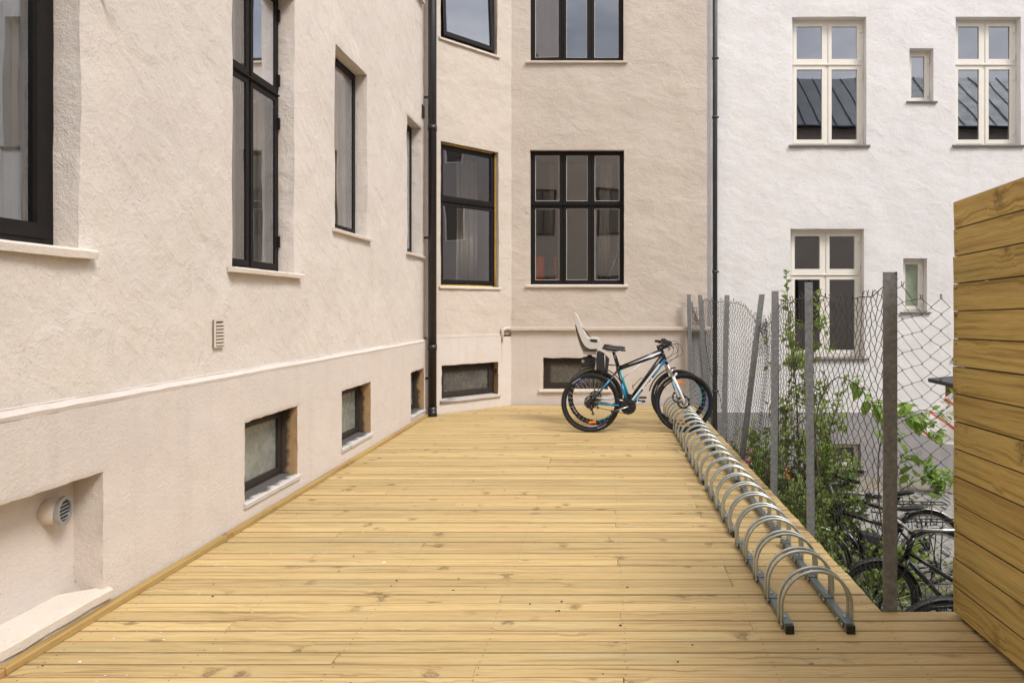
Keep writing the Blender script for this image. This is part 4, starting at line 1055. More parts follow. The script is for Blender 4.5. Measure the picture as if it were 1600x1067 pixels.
    if c.get('susp'):
        for pc in ((.085, -.03, bz*.6+.03), (.09, .07, bz+.02)):
            q = bmesh.new(); box(q, (-.028, -.02, -.018), (.028, .02, .024), mtx=MR @ Matrix.Translation(pc)); obj('bar_clamp', q, 'black_plastic', hbk, bevel=.006)
    q = bmesh.new()
    for s in (-1, 1):
        a = MR @ Vector((bp[-2][0]+.03, s*bp[-2][1], bp[-2][2]))
        P = [a, a + Vector((.09, -s*.05, .01)), a + Vector((.13, -s*.12, -.10)), HB + Vector((.10, s*.01, .02)), HB + Vector((.03, s*.03, -.04 if s > 0 else .0))]
        # smooth
        out = []
        for i in range(13):
            u = i/12*(len(P)-1); k0 = min(int(u), len(P)-2); f = u-k0
            p0, p1, p2, p3 = P[max(k0-1, 0)], P[k0], P[k0+1], P[min(k0+2, len(P)-1)]
            out.append(.5*((2*p1) + (p2-p0)*f + (2*p0-5*p1+4*p2-p3)*f*f + (3*p1-p0-3*p2+p3)*f**3))
        tube(q, out, .0032, 5)
    obj('brake_cables', q, 'black_plastic', t)
    if c.get('cage'):
        q = bmesh.new(); d = HB - BB; a = BB + d*.28 + Vector((-.03, 0, .03)); nrm = Vector((-d.z, 0, d.x)).normalized()
        tube(q, [a, a + nrm*.055, a + nrm*.06 + d*.02 + Vector((.0, 0, .03))], .004, 5); tube(q, [a + d*.25, a + nrm*.05 + d*.22, a + nrm*.06], .004, 5); obj('bottle_cage', q, 'black_plastic', t)
    for key, H, a0, a1 in (('fender_r', RH, c.get('fr', (20, 190))[0], c.get('fr', (20, 190))[1]), ('fender_f', FH, c.get('ff', (20, 170))[0], c.get('ff', (20, 170))[1])):
        if c.get(key):
            q = bmesh.new(); n = 26; rg = []
            for i in range(n+1):
                a = R(a0 + (a1-a0)*i/n); rr_ = r + .016 + c.get('fgap', 0)
                rg.append([q.verts.new((H.x + (rr_ - dr)*math.cos(a), yy_, H.z + (rr_ - dr)*math.sin(a))) for yy_, dr in ((-.03, .014), (-.018, .003), (0, 0), (.018, .003), (.03, .014), (.018, .007), (0, .004), (-.018, .007))])
            for A, B in zip(rg[:-1], rg[1:]):
                for k in range(8): q.faces.new((A[k], A[(k+1)%8], B[(k+1)%8], B[k])).smooth = True
            q.faces.new(rg[0]); q.faces.new(rg[-1][::-1])
            obj('mudguard', q, c[key], t)
    if c.get('carrier'):
        q = bmesh.new(); zc = 2*r + .06
        for s in (-.055, .055):
            tube(q, [(SC_.x-.03, s*.5, zc-.01), (SC_.x-.10, s, zc), (-.18, s, zc)], .0055, 6); tube(q, [(.0, s*1.2, r), (-.04, s, zc)], .005, 6); tube(q, [(.02, s*1.2, r), (.10, s, zc)], .005, 6)
        for x in (-.18, -.08, .03, .12): tube(q, [(x, -.055, zc), (x, .055, zc)], .005, 6)
        obj('luggage_carrier', q, c['carrier'], t)
    return t

A_cfg = dict(r=.347, wb=1.105, bb=(.445, .305), sc=(.325, .735), ht=(.845, .955), hb=(.885, .845), saddle=.985, frame='black_gloss', acc='white_gloss', acc2='blue_gloss',
             susp=True, disc=True, knob=True, rim_stick='deep_blue', stripes=True, text='MERIDA', cage=True, turn=R(-12), crank=196, bar_rise=.045, tw=.0215, cr_r=.092,
             tyre_mark=[[112, 285], [118]], refl=[[275], [100, 262]], seat_m=0, post_m='black_gloss')
ba = bicycle('bicycle', 'black mountain bike with white and blue stripes, nearer of the two on the deck', 'bicycle', A_cfg)
ba.location = (-.168, 8.10, 0.0)
ba.rotation_euler = (R(-1.2), 0, 0)
B_cfg = dict(r=.345, wb=1.045, bb=(.43, .30), sc=(.30, .72), ht=(.80, .95), hb=(.845, .84), saddle=.985, frame='black_gloss', acc='white_gloss', acc2='teal_gloss', top_m=0, down_m=0, chain_m=1, stay_m=0, seat_m=2,
             susp=True, disc=True, knob=True, rim_stick='teal_gloss', turn=R(10), crank=18, bar_rise=.06, tw=.021, fender_r='black_plastic', fr=(28, 170), fender_f='black_plastic', ff=(95, 168), fgap=.02,
             tyre_mark=[[200], [150]], carrier='black_plastic')
bb = bicycle('bicycle', 'white and teal mountain bike behind the black one, carrying a grey child seat', 'bicycle', B_cfg)
bb.location = (-.118, 8.61, 0.0); bb.rotation_euler = (R(-1.5), 0, 0)
# child seat on the second bicycle (local coordinates of that bicycle)
def L8(px, py): return ((px-945)/124.3 + .118, 1.46 - (py-482)/124.3)
seat_side = [L8(*p) for p in ((897.2,489.5),(899.5,489.0),(903.5,495),(908,506),(912.5,517),(917.5,526.5),(920.5,527.5),(931,526.6),(935.5,528.5),(938,533.5),(937.6,540),(936,549),(933.8,562),(932.2,577),(929.6,577),(931.5,560),(933.2,545),(922,545.2),(914.5,541),(909.5,533),(904,519),(899.8,506))]
cs_back = [L8(*p) for p in ((899.2,507.5),(903.6,519),(909,533.5),(914.3,541.6),(922,546),(933.2,545.8),(932.5,548.5),(910.5,547),(907,540),(903.8,530),(900.6,517))]
q = bmesh.new(); prism(q, seat_side, -.150, -.122); prism(q, seat_side, .122, .150)
inner = [L8(*p) for p in ((897.4,490.5),(899.6,490.4),(904.3,507),(911,524),(917,535.5),(923,538.5),(933,539.5),(933.2,545),(922,545.2),(914.5,541),(909.5,533),(904,519),(899.8,506))]
prism(q, inner, -.1219, .1219)
cseat = obj('child_seat', q, 'seat_grey', bb, bevel=.004)
q = bmesh.new(); prism(q, cs_back, -.128, .128); obj('back_shell', q, 'seat_dark', cseat, bevel=.003)
hole_ = [L8(*p) for p in ((921,531.3),(924,529.8),(933.2,530.4),(933.6,534.6),(924.5,533.8))]
q = bmesh.new(); prism(q, hole_, -.1530, -.1502); obj('armrest_slot', q, 'black_plastic', cseat)
q = bmesh.new(); prism(q, [L8(*p) for p in ((910.5,547.5),(932,549),(931.5,554.5),(915,554),(911,551))], -.10, .10); obj('seat_base', q, 'seat_grey', cseat, bevel=.004)
for s in (-1, 1):
    q = bmesh.new(); prism(q, [L8(*p) for p in ((933.5,547),(943.5,552),(952,561),(949.5,580),(933,577),(931.5,562))], s*.150 - .012, s*.150 + .012)
    lg = obj('leg_guard', q, 'bag', cseat, bevel=.003)
    q = bmesh.new(); tube(q, [Vector((L8(945,553)[0], s*.164, L8(945,553)[1])), Vector((L8(945.3,574)[0], s*.164, L8(945.3,574)[1]))], .005, 6)
    obj('guard_trim', q, 'seat_grey', bb)
q = bmesh.new()
for y_ in (-.05, .05): tube(q, [Vector((L8(905,507)[0], y_, L8(905,507)[1])), Vector((L8(915,517)[0], y_, L8(915,517)[1])), Vector((L8(922,526)[0], y_*.6, L8(922,526)[1])), Vector((L8(924,538)[0], 0, L8(924,538)[1]))], .010, 6, flat=.4)
obj('harness_strap', q, 'black_plastic', cseat)
q = bmesh.new(); prism(q, [L8(*p) for p in ((909,558.5),(919,556.5),(931,558),(931,572),(908,573.5))], -.07, .07); obj('carrier_bag', q, 'bag', bb, bevel=.012)
q = bmesh.new(); prism(q, [L8(*p) for p in ((918,554),(925,554),(925,560),(918,560))], -.03, .03); obj('seat_mount', q, 'black_plastic', cseat)
q = bmesh.new(); p = L8(913.5, 564); tube(q, [(p[0]-.02, -.072, p[1]), (p[0]-.02, -.066, p[1])], .02, 12); obj('rear_lamp', q, 'vent_metal', bb)

city = dict(r=.345, wb=1.07, bb=(.46, .29), sc=(.30, .66), ht=(.80, .86), hb=(.85, .70), saddle=.86, frame='black_gloss', acc='silver', acc2='silver', swept=True, bar_m='silver', fork_m='black_gloss', bar_rise=.08,
            rim_m='silver', fender_r='silver', fender_f='silver', ff=(35, 175), fr=(10, 165), carrier='black_plastic', tw=.02, turn=R(8))
def yard(label, loc, rz, lean, **kw):
    c = dict(city); c.update(kw)
    b_ = bicycle('bicycle', label, 'bicycle', c); b_.location = loc; b_.rotation_euler = (lean, 0, rz); b_['group'] = 'old bicycles parked in the yard behind the fence'
    return b_
GZ = -1.122
yc = yard('black yard bicycle with silver mudguards and a black frame bag', (2.86, 5.88, GZ), R(178), R(4), bb=(.46, .29))
q = bmesh.new(); prism(q, [(.47, .62), (.66, .66), (.64, .30), (.56, .24), (.44, .36)], -.05, .05); obj('frame_bag', q, 'bag', yc, bevel=.015)
yard('dark yard bicycle with black mudguards, just nearer than the silver-mudguard one', (3.12, 5.30, GZ), R(184), R(-5), step=True, fender_r='black_plastic', fender_f='black_plastic', rim_m='black_gloss', saddle=.80, turn=R(35), bar_rise=.05)
yard('rearmost yard bicycle with only its black saddle rising clear behind the others', (3.02, 6.42, GZ), R(176), R(3), saddle=.845, rim_m='silver', turn=R(-20), bar_m='black_gloss', fender_f='black_plastic')
yf = yard('old black yard bicycle with a front basket, closest to the deck end', (3.25, 4.72, GZ), R(187), R(-9), step=True, fender_r='black_plastic', fender_f='black_plastic', rim_m='black_gloss', saddle=.78, tw=.026, turn=R(-30), bar_m='black_gloss')
q = bmesh.new()
for z_, w__ in ((.72, .15), (.64, .14), (.56, .13), (.48, .12)):
    tube(q, [(1.06-w__, -w__*.8, z_), (1.06+w__, -w__*.8, z_), (1.06+w__, w__*.8, z_), (1.06-w__, w__*.8, z_)], .004, 5, closed=True)
for k in range(20):
    a = 2*math.pi*k/20; x_, y_ = math.cos(a), math.sin(a); m__ = max(abs(x_), abs(y_)); x_ /= m__; y_ /= m__
    tube(q, [(1.06+x_*.15, y_*.12, .72), (1.06+x_*.12, y_*.096, .48)], .0025, 4)
o = obj('front_basket', q, 'black_plastic', yf); o['kind'] = 'stuff'

# ------------------------------------------------------------------ chain-link fence
fence = thing('wire_fence', 'sagging chain-link fence on leaning grey steel posts along the deck edge', 'fence', (1.36, 3.29, -1.12))
FO = Vector((1.36, 3.29, -1.12))
#      base x, y      top x, y     top z   rail size
posts = [(1.375, 3.305, 1.375, 3.305, 1.635, .068), (1.352, 4.50, 1.338, 4.50, 1.632, .052), (1.362, 5.52, 1.372, 5.52, 1.60, .056), (1.365, 6.82, 1.56, 6.80, 1.60, .056),
         (1.362, 7.85, 1.40, 7.85, 1.613, .056), (1.352, 8.95, 1.352-.11, 8.95, 1.635, .055), (1.30, 10.30, 1.262, 10.30, 1.67, .060)]
def postpt(k, z):
    p = posts[k]; f = (z - 0.0)/p[4]; f = max(f, -.6)
    return Vector((p[0] + (p[2]-p[0])*f, p[1] + (p[3]-p[1])*f, z))
for k, p in enumerate(posts):
    q = bmesh.new(); s = p[5]; t_ = .007
    zb = -1.12 if k else 0.002
    def ell(c, z):      # angle-section outline, heel towards the deck and camera
        if k == 2: return [(c.x-s*.5, c.y, z), (c.x-s*.08, c.y, z), (c.x-s*.08, c.y+s*.9, z), (c.x+s*.08, c.y+s*.9, z), (c.x+s*.08, c.y, z), (c.x+s*.5, c.y, z), (c.x+s*.5, c.y-t_, z), (c.x-s*.5, c.y-t_, z)]
        return [(c.x-s/2, c.y-t_, z), (c.x+s/2, c.y-t_, z), (c.x+s/2, c.y+s*.8, z), (c.x+s/2-t_, c.y+s*.8, z), (c.x+s/2-t_, c.y, z), (c.x-s/2, c.y, z)]
    n = 8; rg = []
    for i in range(n+1):
        z = zb + (p[4]-zb)*i/n; rg.append([q.verts.new(Vector(v) - FO) for v in ell(postpt(k, z), z)])
    m = len(rg[0])
    for A, B in zip(rg[:-1], rg[1:]):
        for i in range(m): q.faces.new((A[i], A[(i+1)%m], B[(i+1)%m], B[i]))
    q.faces.new(rg[0][::-1]); q.faces.new(rg[-1])
    obj('post', q, 'steel_post', fence)
HWc, HHc = 0.0425, 0.0485
def wires(P, n, J, zb, zt, dep, seed, xo=0.0):
    """P(s, z) -> point; zt(s) top height"""
    for i in range(n):
        q = bmesh.new(); pts = []
        for j in range(J+1):
            c = i + ((i + j) & 1); s = c/n
            top = zt(s); z = zb + (top - zb)*j/J
            w_ = dep(s, z)
            p = P(s, z) + w_
            ov = .004 if (c > i) else -.004
            side = P(min(1, s + .01), z) - P(max(0, s - .01), z); side.normalize()
            p += side*ov + Vector((0, 0, .0))
            nn_ = side.cross(Vector((0, 0, 1))); p += nn_ * (.0035 if j % 2 else -.0035)
            pts.append(p - FO)
        # knuckled top
        e = pts[-1]; pts.append(e + Vector((random.uniform(-.01,.01), random.uniform(-.01,.01), .018)))
        tube(q, pts, .0021, 4, cap=False)
        obj('wire', q, 'wire', fence)
rz_ = random.Random(21)
# front bay: from the first post to the board screen, facing the camera
endp = Vector((1.672, 3.315, 0))
def P0(s, z): a = postpt(0, z); return Vector((a.x+.028 + (endp.x - a.x-.028)*s, a.y+.03 + (endp.y-a.y-.03)*s, z))
wires(P0, 6, 43, -.20, lambda s: 1.585 - .085*math.sin(min(1, s*1.1)*math.pi*.5) + .012*math.sin(s*9), lambda s, z: Vector((0, .01*nz((s*4, z*3, 0)), 0)), 1)
bays = [(0, 1, [1.62, 1.54, 1.515, 1.53, 1.56]), (1, 2, [1.575, 1.555, 1.53, 1.52, 1.50]), (2, 3, [1.47, 1.42, 1.35, 1.32, 1.25]), (3, 4, [1.18, 1.36, 1.48, 1.53, 1.54]), (4, 5, [1.54, 1.55, 1.56, 1.56, 1.58]), (5, 6, [1.55, 1.45, 1.30, 1.42, 1.56])]
for a, b_, tops in bays:
    pa, pb_ = postpt(a, 0), postpt(b_, 0); Ld = (pb_ - pa).length; n = max(2, round(Ld / 0.0385))
    def zt(s, tops=tops):
        u = s*(len(tops)-1); k = min(int(u), len(tops)-2); f = u-k; f = f*f*(3-2*f)
        return tops[k]*(1-f) + tops[k+1]*f + .012*math.sin(s*23) + .008*math.sin(s*51)
    def P(s, z, a=a, b_=b_):
        p0, p1 = postpt(a, z), postpt(b_, z); p = p0.lerp(p1, s); p.x += .036; return p
    amp_ = {0: .035, 1: .02, 2: .05, 3: .04, 4: .02, 5: .03}[a]
    def dep(s, z, amp_=amp_, a=a):
        b0_ = math.sin(math.pi*s)
        return Vector((amp_*b0_*(nz((s*2.5 + a*3, z*1.6, a), 1.0) + .35) + (.03*math.sin(z*3)*b0_ if a == 2 else 0), (.015 + .02*(a == 2))*b0_*nz((s*3, z*2, a+5)), 0))
    wires(P, n, 46 if a < 4 else 45, -.30, zt, dep, a)
# twisted top wire running from post to post and a loose cable
q = bmesh.new(); pts = []
for a, b_, tops in bays:
    for i in range(9):
        s = i/8; u = s*(len(tops)-1); k = min(int(u), len(tops)-2); f = u-k
        p = postpt(a, 1.5).lerp(postpt(b_, 1.5), s); p.z = tops[k]*(1-f)+tops[k+1]*f - .012 + rz_.uniform(-.012, .012); p.x += .036 + rz_.uniform(-.006, .006); pts.append(p - FO)
tube(q, pts, .0028, 5); obj('top_wire', q, 'wire', fence)
q = bmesh.new()
for k, zt_, zb_, dx_ in ((0, 1.6, .0, .042),):
    tube(q, [postpt(0, zb_ + (zt_-zb_)*i/10) + Vector((dx_ + .002*math.sin(i*2), .03, 0)) - FO for i in range(11)], .003, 5)
obj('tension_rod', q, 'wire', fence)
# bunched tangle at the leaning post and at the far post
q = bmesh.new()
for i in range(7):
    ph = i*1.7; base = postpt(3, 1.28) + Vector((.02, .02, 0))
    tube(q, [base + Vector((.05*math.cos(ph + t*1.3), .05*math.sin(ph + t*.9), .16*math.sin(t*.8 + i) - .02*t)) - FO for t in range(9)], .0018, 4, cap=False)
for i in range(6):
    ph = i*1.3; base = postpt(5, 1.36) + Vector((-.02, .35, 0))
    tube(q, [base + Vector((.04*math.cos(ph + t*1.3), .2*math.sin(ph + t*.5), .12*math.sin(t*.8 + i))) - FO for t in range(9)], .0018, 4, cap=False)
o = obj('wire_tangle', q, 'wire', fence); o['kind'] = 'stuff'
q = bmesh.new(); p6 = postpt(5, 1.2)
tube(q, [p6 + Vector((.03, .1, 0)) - FO, p6 + Vector((.06, -.25, -.5)) - FO, p6 + Vector((.14, -.6, -.85)) - FO, p6 + Vector((.16, -.9, -1.3)) - FO, p6 + Vector((.30, -1.0, -1.6)) - FO, p6 + Vector((.5, -.9, -1.75)) - FO], .0035, 5); obj('loose_cable', q, 'black_plastic', fence)

# ------------------------------------------------------------------ plants
def leaf_into(bm, p, d, up, L_, W_, fold=.25, droop=.2):
    d = d.normalized(); s = d.cross(up)
    if s.length < 1e-3: s = Vector((1, 0, 0))
    s.normalize(); n = s.cross(d).normalized()
    mid = [p, p + d*L_*.3 - n*0, p + d*L_*.68 - n*L_*droop*.3, p + d*L_ - n*L_*droop]
    w_ = [0, W_*.46, W_*.40, 0]
    c = [bm.verts.new(x) for x in mid]
    l = [bm.verts.new(mid[i] + s*w_[i] + n*w_[i]*fold) for i in (1, 2)]; r = [bm.verts.new(mid[i] - s*w_[i] + n*w_[i]*fold) for i in (1, 2)]
    bm.faces.new((c[0], c[1], l[0])); bm.faces.new((c[1], c[2], l[1], l[0])); bm.faces.new((c[2], c[3], l[1]))
    bm.faces.new((c[0], r[0], c[1])); bm.faces.new((c[1], r[0], r[1], c[2])); bm.faces.new((c[2], r[1], c[3]))
def rvec(rr): 
    v = Vector((rr.gauss(0,1), rr.gauss(0,1), rr.gauss(0,1))); return v.normalized()
def curve(P, n):
    out = []
    for i in range(n+1):
        u = i/n*(len(P)-1); k = min(int(u), len(P)-2); f = u-k
        p0, p1, p2, p3 = P[max(k-1, 0)], P[k], P[k+1], P[min(k+2, len(P)-1)]
        out.append(.5*((2*p1) + (p2-p0)*f + (2*p0-5*p1+4*p2-p3)*f*f + (3*p1-p0-3*p2+p3)*f**3))
    return out
def stem_plant(t, O, P, rr, r0_, L_, every, mat='leaf', leafobj=None, stemm='stem', part=False, start=.12, spread=1.0):
    pts = curve([Vector(p) - O for p in P], 24)
    q = bmesh.new(); tube(q, pts, [r0_*(1-.8*i/24) for i in range(25)], 5); obj('stem', q, stemm, t)
    tot = sum((b-a).length for a, b in zip(pts[:-1], pts[1:])); n = int(tot/every)
    for i in range(int(n*start), n+1):
        u = i/n*24; k = min(int(u), 23); p = pts[k].lerp(pts[k+1], u-k); tan = (pts[k+1]-pts[k]).normalized()
        side = tan.cross(rvec(rr)).normalized(); 
        d = (side*spread + tan*.7 + Vector((0, 0, .1))).normalized(); s = L_*rr.uniform(.6, 1.15)*(1 - .35*max(0, i/n-.8)/.2)
        if part:
            b = bmesh.new(); leaf_into(b, p + d*.012, d, Vector((0,0,1)) + rvec(rr)*.5, s, s*.62, .18, .25); tube(b, [p, p + d*.014], .0018, 3, cap=False)
            obj('leaf', b, mat, t)
        else:
            leaf_into(leafobj, p + d*.006, d, Vector((0,0,1)) + rvec(rr)*.5, s, s*.6)
def bush(name, label, cat, base, stems, L_, every, mat, seed, lean=.25, h=(.6, 1.0), spread=.3, side=4, group=None):
    rr = random.Random(seed); O = Vector(base); t = thing(name, label, cat, base, 0, group); lb = bmesh.new()
    for i in range(stems):
        hh = rr.uniform(*h); a = rr.uniform(0, 6.28); sp = rr.uniform(.1, 1)*spread
        b0_ = O + Vector((rr.uniform(-.05,.05), rr.uniform(-.05,.05), 0)); tip = O + Vector((math.cos(a)*sp, math.sin(a)*sp, hh))
        mid = b0_.lerp(tip, .5) + Vector((rr.uniform(-.06,.06), rr.uniform(-.06,.06), .08))
        stem_plant(t, O, [b0_, mid, tip], rr, .006, L_, every, leafobj=lb)
        for k in range(side):
            f = rr.uniform(.25, .95); p = b0_.lerp(mid, f*2) if f < .5 else mid.lerp(tip, f*2-1)
            dd = rvec(rr); dd.z = abs(dd.z)*.5 + .1
            stem_plant(t, O, [p, p + dd*.12, p + dd*rr.uniform(.18, .34) + Vector((0,0,-.01))], rr, .0028, L_, every*.8, leafobj=lb, start=.05)
    o = obj('foliage', lb, mat, t); o['kind'] = 'stuff'
    return t
# tall leafy shrub behind the second post
sh = thing('shrub', 'tall thin leafy shrub climbing above the fence in front of the cream window', 'shrub', (1.86, 6.45, -1.12))
O = Vector((1.86, 6.45, -1.12)); rr = random.Random(2); lb = bmesh.new()
mains = [[(1.86,6.45,-1.12),(1.82,6.4,-.3),(1.80,6.42,.6),(1.73,6.42,1.3),(1.70,6.42,1.79)], [(1.86,6.45,-1.12),(1.92,6.5,-.2),(1.96,6.5,.7),(1.99,6.5,1.25),(2.02,6.5,1.62)], [(1.86,6.45,-1.12),(1.72,6.4,-.3),(1.68,6.35,.4),(1.74,6.35,.95)],
         [(1.86,6.45,-1.12),(2.0,6.4,-.4),(2.12,6.45,.3),(2.30,6.5,.80)], [(1.86,6.45,-1.12),(1.9,6.35,-.2),(1.87,6.32,.55),(1.83,6.3,1.05)], [(1.86,6.45,-1.12),(1.95,6.3,-.3),(1.98,6.3,.3),(2.03,6.3,.85)]]
for P_ in mains:
    stem_plant(sh, O, P_, rr, .010, .085, .030, leafobj=lb, start=.25)
    for k in range(24):
        f = rr.uniform(.2, .8); cc = curve([Vector(p) for p in P_], 20); p = cc[int(f*20)]
        dd = rvec(rr); dd.z = abs(dd.z)*.6 - .05; dd.normalize(); ll = rr.uniform(.14, .34)*(1.15 - .5*f)
        stem_plant(sh, O, [p, p + dd*ll*.5 + Vector((0,0,.02)), p + dd*ll], rr, .003, .084, .023, leafobj=lb, start=.05)
o = obj('foliage', lb, 'leaf', sh); o['kind'] = 'stuff'
# arching branch with larger leaves, each leaf a part
br = thing('sapling', 'arching sapling branch with large light leaves between the two nearest posts', 'plant', (1.78, 5.2, -1.12))
O = Vector((1.78, 5.2, -1.12)); rr = random.Random(4)
stem_plant(br, O, [(1.78,5.2,-1.12),(1.70,5.3,-.2),(1.66,5.4,.55),(1.80,5.4,.90),(1.98,5.4,.86),(2.12,5.4,.70),(2.24,5.4,.56),(2.32,5.4,.46)], rr, .008, .115, .034, 'leaf_bright', part=True, start=.5)
stem_plant(br, O, [(2.10,5.4,.72),(2.28,5.35,.70),(2.50,5.3,.60),(2.66,5.3,.66)], rr, .004, .095, .034, 'leaf_bright', part=True, start=.05)
stem_plant(br, O, [(1.66,5.4,.55),(1.78,5.45,.72),(1.90,5.5,.62)], rr, .004, .10, .04, 'leaf_bright', part=True, start=.1)
b2 = thing('sapling', 'leafy twig reaching right past the nearest steel post towards the white sack', 'plant', (2.3, 5.0, -1.12))
O = Vector((2.3, 5.0, -1.12)); rr = random.Random(9)
stem_plant(b2, O, [(2.3,5.0,-1.12),(2.05,5.0,-.3),(2.0,5.0,.4),(2.14,5.0,.66),(2.32,5.0,.62),(2.44,5.0,.52)], rr, .007, .105, .03, 'leaf_bright', part=True, start=.45)
stem_plant(b2, O, [(2.14,5.0,.66),(2.32,5.0,.72),(2.46,5.0,.70),(2.56,5.0,.86)], rr, .004, .08, .034, 'leaf_bright', part=True, start=.1)
# big-leaved weed in the gap by the screen
wd = thing('weed', 'broad-leaved weed with round bright leaves growing from the setts near the screen', 'plant', (3.0, 6.6, -1.12))
O = Vector((3.0, 6.6, -1.12)); rr = random.Random(12)
for P_ in ([(3.0,6.6,-1.12),(2.95,6.6,-.5),(2.90,6.6,.0),(3.02,6.6,.05)], [(3.0,6.6,-1.12),(3.1,6.6,-.6),(3.2,6.6,-.2),(3.28,6.6,-.1)], [(3.0,6.6,-1.12),(2.9,6.55,-.6),(2.78,6.5,-.1),(2.84,6.5,.05)]):
    stem_plant(wd, O, P_, rr, .006, .135, .085, 'leaf_bright', part=True, start=.45, stemm='green_stem')
bush('weed', 'grassy weed tuft at the foot of the white house beyond the setts', 'plant', (4.62, 9.5, -1.12), 9, .14, .05, 'leaf_bright', 31, h=(.2, .45), spread=.28, side=1)
# understorey along the fence
spec = [(1.62, 4.95, .15, .45, 'leaf_dark', 'low dark green bush at the foot of the second nearest steel post'), (1.62, 5.30, .5, .85, 'leaf', 'bush of small bright leaves just beyond the second nearest steel post'),
        (1.65, 5.75, .6, 1.1, 'leaf', 'dense bush between second and third steel posts'), (2.15, 6.35, .6, 1.2, 'leaf_dark', 'dark bush under the tall shrub in front of the basement window'),
        (1.62, 6.75, .6, 1.05, 'leaf', 'bush behind the strongly leaning post'), (1.70, 7.6, .55, 1.25, 'leaf', 'bush with drooping sprays against the grey house plinth'),
        (2.45, 7.1, .5, 1.0, 'leaf', 'thin light bush in front of the basement window'), (2.30, 5.62, .2, .55, 'leaf', 'loose leafy clump growing up between the yard bicycles'),
        (1.60, 8.4, .4, .85, 'leaf_dark', 'farthest low bush beside the dull drainpipe'), (1.60, 4.3, .1, .3, 'leaf_bright', 'fresh green bush low between the deck edge and the nearest yard bicycle'), (2.0, 8.6, .4, .9, 'leaf', 'loose bush at the foot of the white house below the tall shrub')]
for i, (x, y, h0, h1, m_, lab) in enumerate(spec):
    bush('bush', lab, 'bush', (x, y, -1.12), 9 if i != 9 else 7, .076, .029, m_, 50+i, h=(h0+.15, h1+.1), spread=.34, side=5)
# flowers in two patches
def flowers(label, pts, mat, n, seed):
    rr = random.Random(seed); O = Vector((pts[0][0], pts[0][1], -1.12)); t = thing('flowering_plant', label, 'flowers', O)
    lb = bmesh.new(); fb = bmesh.new()
    for x, y, z in pts:
        for i in range(n):
            tip = Vector((x + rr.gauss(0,.06), y + rr.gauss(0,.06), z + rr.gauss(0,.05)))
            stem_plant(t, O, [Vector((x, y, -1.12)), Vector((x, y, (z-1.12)/2)) + rvec(rr)*.05, tip], rr, .003, .05, .09, leafobj=lb, stemm='green_stem') if i < 4 else None
            for k in range(7): 
                d = rvec(rr); leaf_into(fb, tip - O, d, rvec(rr), .032, .024, .3)
    o = obj('foliage', lb, 'leaf', t); o['kind'] = 'stuff'
    o = obj('blossom', fb, mat, t); o['kind'] = 'stuff'
flowers('pink blossom close beside the deck edge by the leaning post', [(1.50, 7.55, -.16), (1.52, 7.25, -.18), (1.58, 6.6, -.12)], 'pink', 6, 3)
flowers('orange flower heads behind the third steel post', [(1.62, 6.15, -.02), (1.66, 6.0, -.22)], 'orange_petal', 5, 6)
# ground cover leaves in the yard
bm = bmesh.new(); rr = random.Random(77)
for i in range(5200):
    x = 1.45 + abs(rr.gauss(0, 1.25)); y = rr.uniform(4.0, 10.3)
    if x > 6: continue
    if x > 2.7 and y > 6.9 and nz((x, y, 0), 2.3) < .12: continue
    p = Vector((x, y, -1.085 + rr.uniform(0, .05))); d = rvec(rr); d.z = abs(d.z)*.7
    leaf_into(bm, p, d, Vector((0,0,1)), rr.uniform(.03, .07), rr.uniform(.02, .04))
o = obj('ground_cover', bm, 'leaf'); o['kind'] = 'stuff'

# ------------------------------------------------------------------ wooden box on a stand with a draped plastic sack
ft = thing('wooden_feeder', 'orange-brown wooden box under a slate-dark lid, half hidden by the board screen', 'feeder', (3.22, 6.0, -1.12))
O = Vector((3.22, 6.0, -1.12))
q = bmesh.new(); box(q, (-.03, -.03, 0), (.05, .05, 1.46)); obj('leg', q, 'panel', ft)
q = bmesh.new(); box(q, (-.16, -.14, 1.78), (.22, .16, 1.93)); obj('box', q, 'edge_wood', ft, bevel=.006)
q = bmesh.new(); box(q, (-.19, -.13, 1.42), (.22, .15, 1.50)); obj('shelf', q, 'dark_brown', ft, bevel=.004)
q = bmesh.new(); box(q, (-.19, -.14, 1.50), (-.16, .16, 1.54)); box(q, (-.02, -.10, 1.50), (.03, .10, 1.78)); obj('bracket', q, 'panel', ft)
q = bmesh.new(); box(q, (-.31, -.22, -.018), (.35, .24, .018), mtx=Matrix.Translation((0.03, 0, 1.955)) @ Matrix.Rotation(R(-5), 4, 'Y')); obj('lid', q, 'dark_lid', ft, bevel=.006)
q = bmesh.new(); n, m_ = 16, 12; g = {}
for i in range(n+1):
    for j in range(m_+1):
        u, v = i/n, j/m_
        # sheet hanging from the box, pulled out to a corner on the left
        top = Vector((-.20 + .50*u, -.20, .28 - .0*u)); bot = Vector((-.34 + .64*u, -.30, -.02 - .24*math.sin(min(1, u*1.2)*math.pi/2)))
        p = top.lerp(bot, v); p.x -= .16*(1-u)*math.sin(v*math.pi*.5); p.z += .03*math.sin(u*9 + v*4) * v; p.y += .035*math.sin(u*13 + v*3) + .03*nz((u*5, v*5, 0))
        g[i, j] = q.verts.new(p)
for i in range(n):
    for j in range(m_): q.faces.new((g[i,j], g[i+1,j], g[i+1,j+1], g[i,j+1])).smooth = True
bmesh.ops.solidify(q, geom=q.faces[:], thickness=.003)
sk = obj('plastic_sack', q, 'sack'); sk.location = (3.13, 5.98, .47); sk['label'] = 'white plastic sack with red stripes draped below the dark lid'; sk['category'] = 'sack'

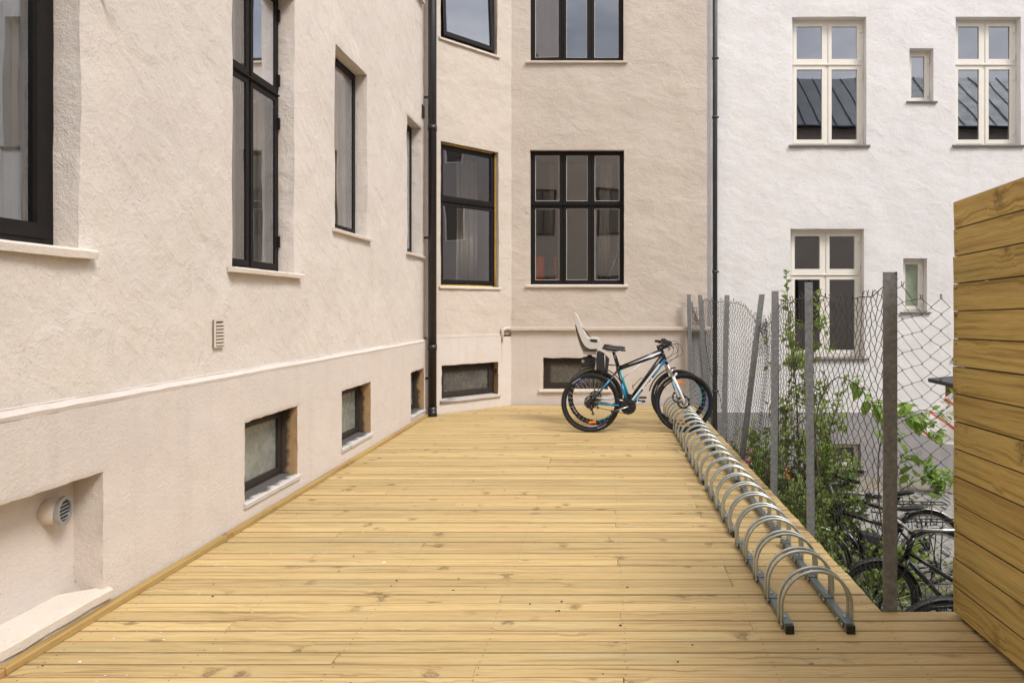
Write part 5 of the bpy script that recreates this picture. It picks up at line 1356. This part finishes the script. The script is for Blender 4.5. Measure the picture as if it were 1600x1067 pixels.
# ------------------------------------------------------------------ things seen behind the panes
def drape(name, label, mtx, u0, u1, z0, z1, y, waves, mat='curtain', amp=.03, slant=0.0):
    q = bmesh.new(); n = 40
    rows_ = []
    for k, z in enumerate((z0, z0 + (z1-z0)*.5, z1)):
        rows_.append([q.verts.new(mtx @ Vector((u0 + (u1-u0)*i/n + slant*(1 - k/2)*(1), y + amp*math.sin(i/n*waves*6.28) + .01*math.sin(i*1.7), z))) for i in range(n+1)])
    for A, B in zip(rows_[:-1], rows_[1:]):
        for i in range(n): q.faces.new((A[i], A[i+1], B[i+1], B[i])).smooth = True
    bmesh.ops.solidify(q, geom=q.faces[:], thickness=.004)
    o = obj(name, q, mat); o['label'] = label; o['category'] = 'curtain'; o['group'] = 'curtains behind the panes'
    return o
drape('curtain', 'pale curtain at the right of the six-pane back window', BU, -.06, .12, 1.86, 3.75, .42, 3, slant=-.05)
drape('curtain', 'narrow grey curtain at the left of the six-pane back window', BU, -.88, -.80, 2.6, 3.75, .40, 2)
drape('curtain', 'cream curtain behind the nearest large window on the left', LU, 2.78, 3.16, 1.78, 3.9, .30, 5)
drape('curtain', 'cream curtain behind the four-pane window on the left wall', LU, 4.62, 5.40, 1.78, 3.88, .28, 8)
drape('curtain', 'beige curtain behind the single-pane window on the left wall', LU, 6.45, 7.10, 2.23, 3.84, .28, 6)
drape('curtain', 'light curtain behind the window with the yellow foam edge', CU, .62, .98, 1.85, 3.7, .42, 4)
q = bmesh.new(); box(q, (-1.075, 10.78, 1.86), (-.955, 10.84, 2.27)); box(q, (-.80, 10.80, 1.86), (-.765, 10.84, 2.24)); o = obj('red_board', q, 'red_box'); o['label'] = 'orange-red board standing inside the lower left pane of the back window'; o['category'] = 'board'
q = bmesh.new(); box(q, (-.265, 10.523, 1.93), (-.225, 10.526, 1.985)); o = obj('sticker', q, 'sticker'); o['label'] = 'small pale blue sticker low on the middle pane of the back window'; o['category'] = 'sticker'
q = bmesh.new(); tube(q, [(.02, 10.62, 1.87), (.22, 10.66, 2.35)], .007, 6); o = obj('leaning_stick', q, 'silver'); o['label'] = 'thin stick leaning inside the lower right pane of the back window'; o['category'] = 'stick'
# curved handle in the nearest window
q = bmesh.new(); tube(q, curve([LU @ Vector(p) for p in ((2.98, .235, 2.07), (2.95, .20, 2.08), (2.88, .18, 2.06), (2.86, .18, 1.97))], 10), .006, 8); o = obj('window_handle', q, 'silver'); o['label'] = 'curved silver handle inside the nearest large window on the left'; o['category'] = 'handle'
print('boards', nb_, 'objects', len(bpy.data.objects))
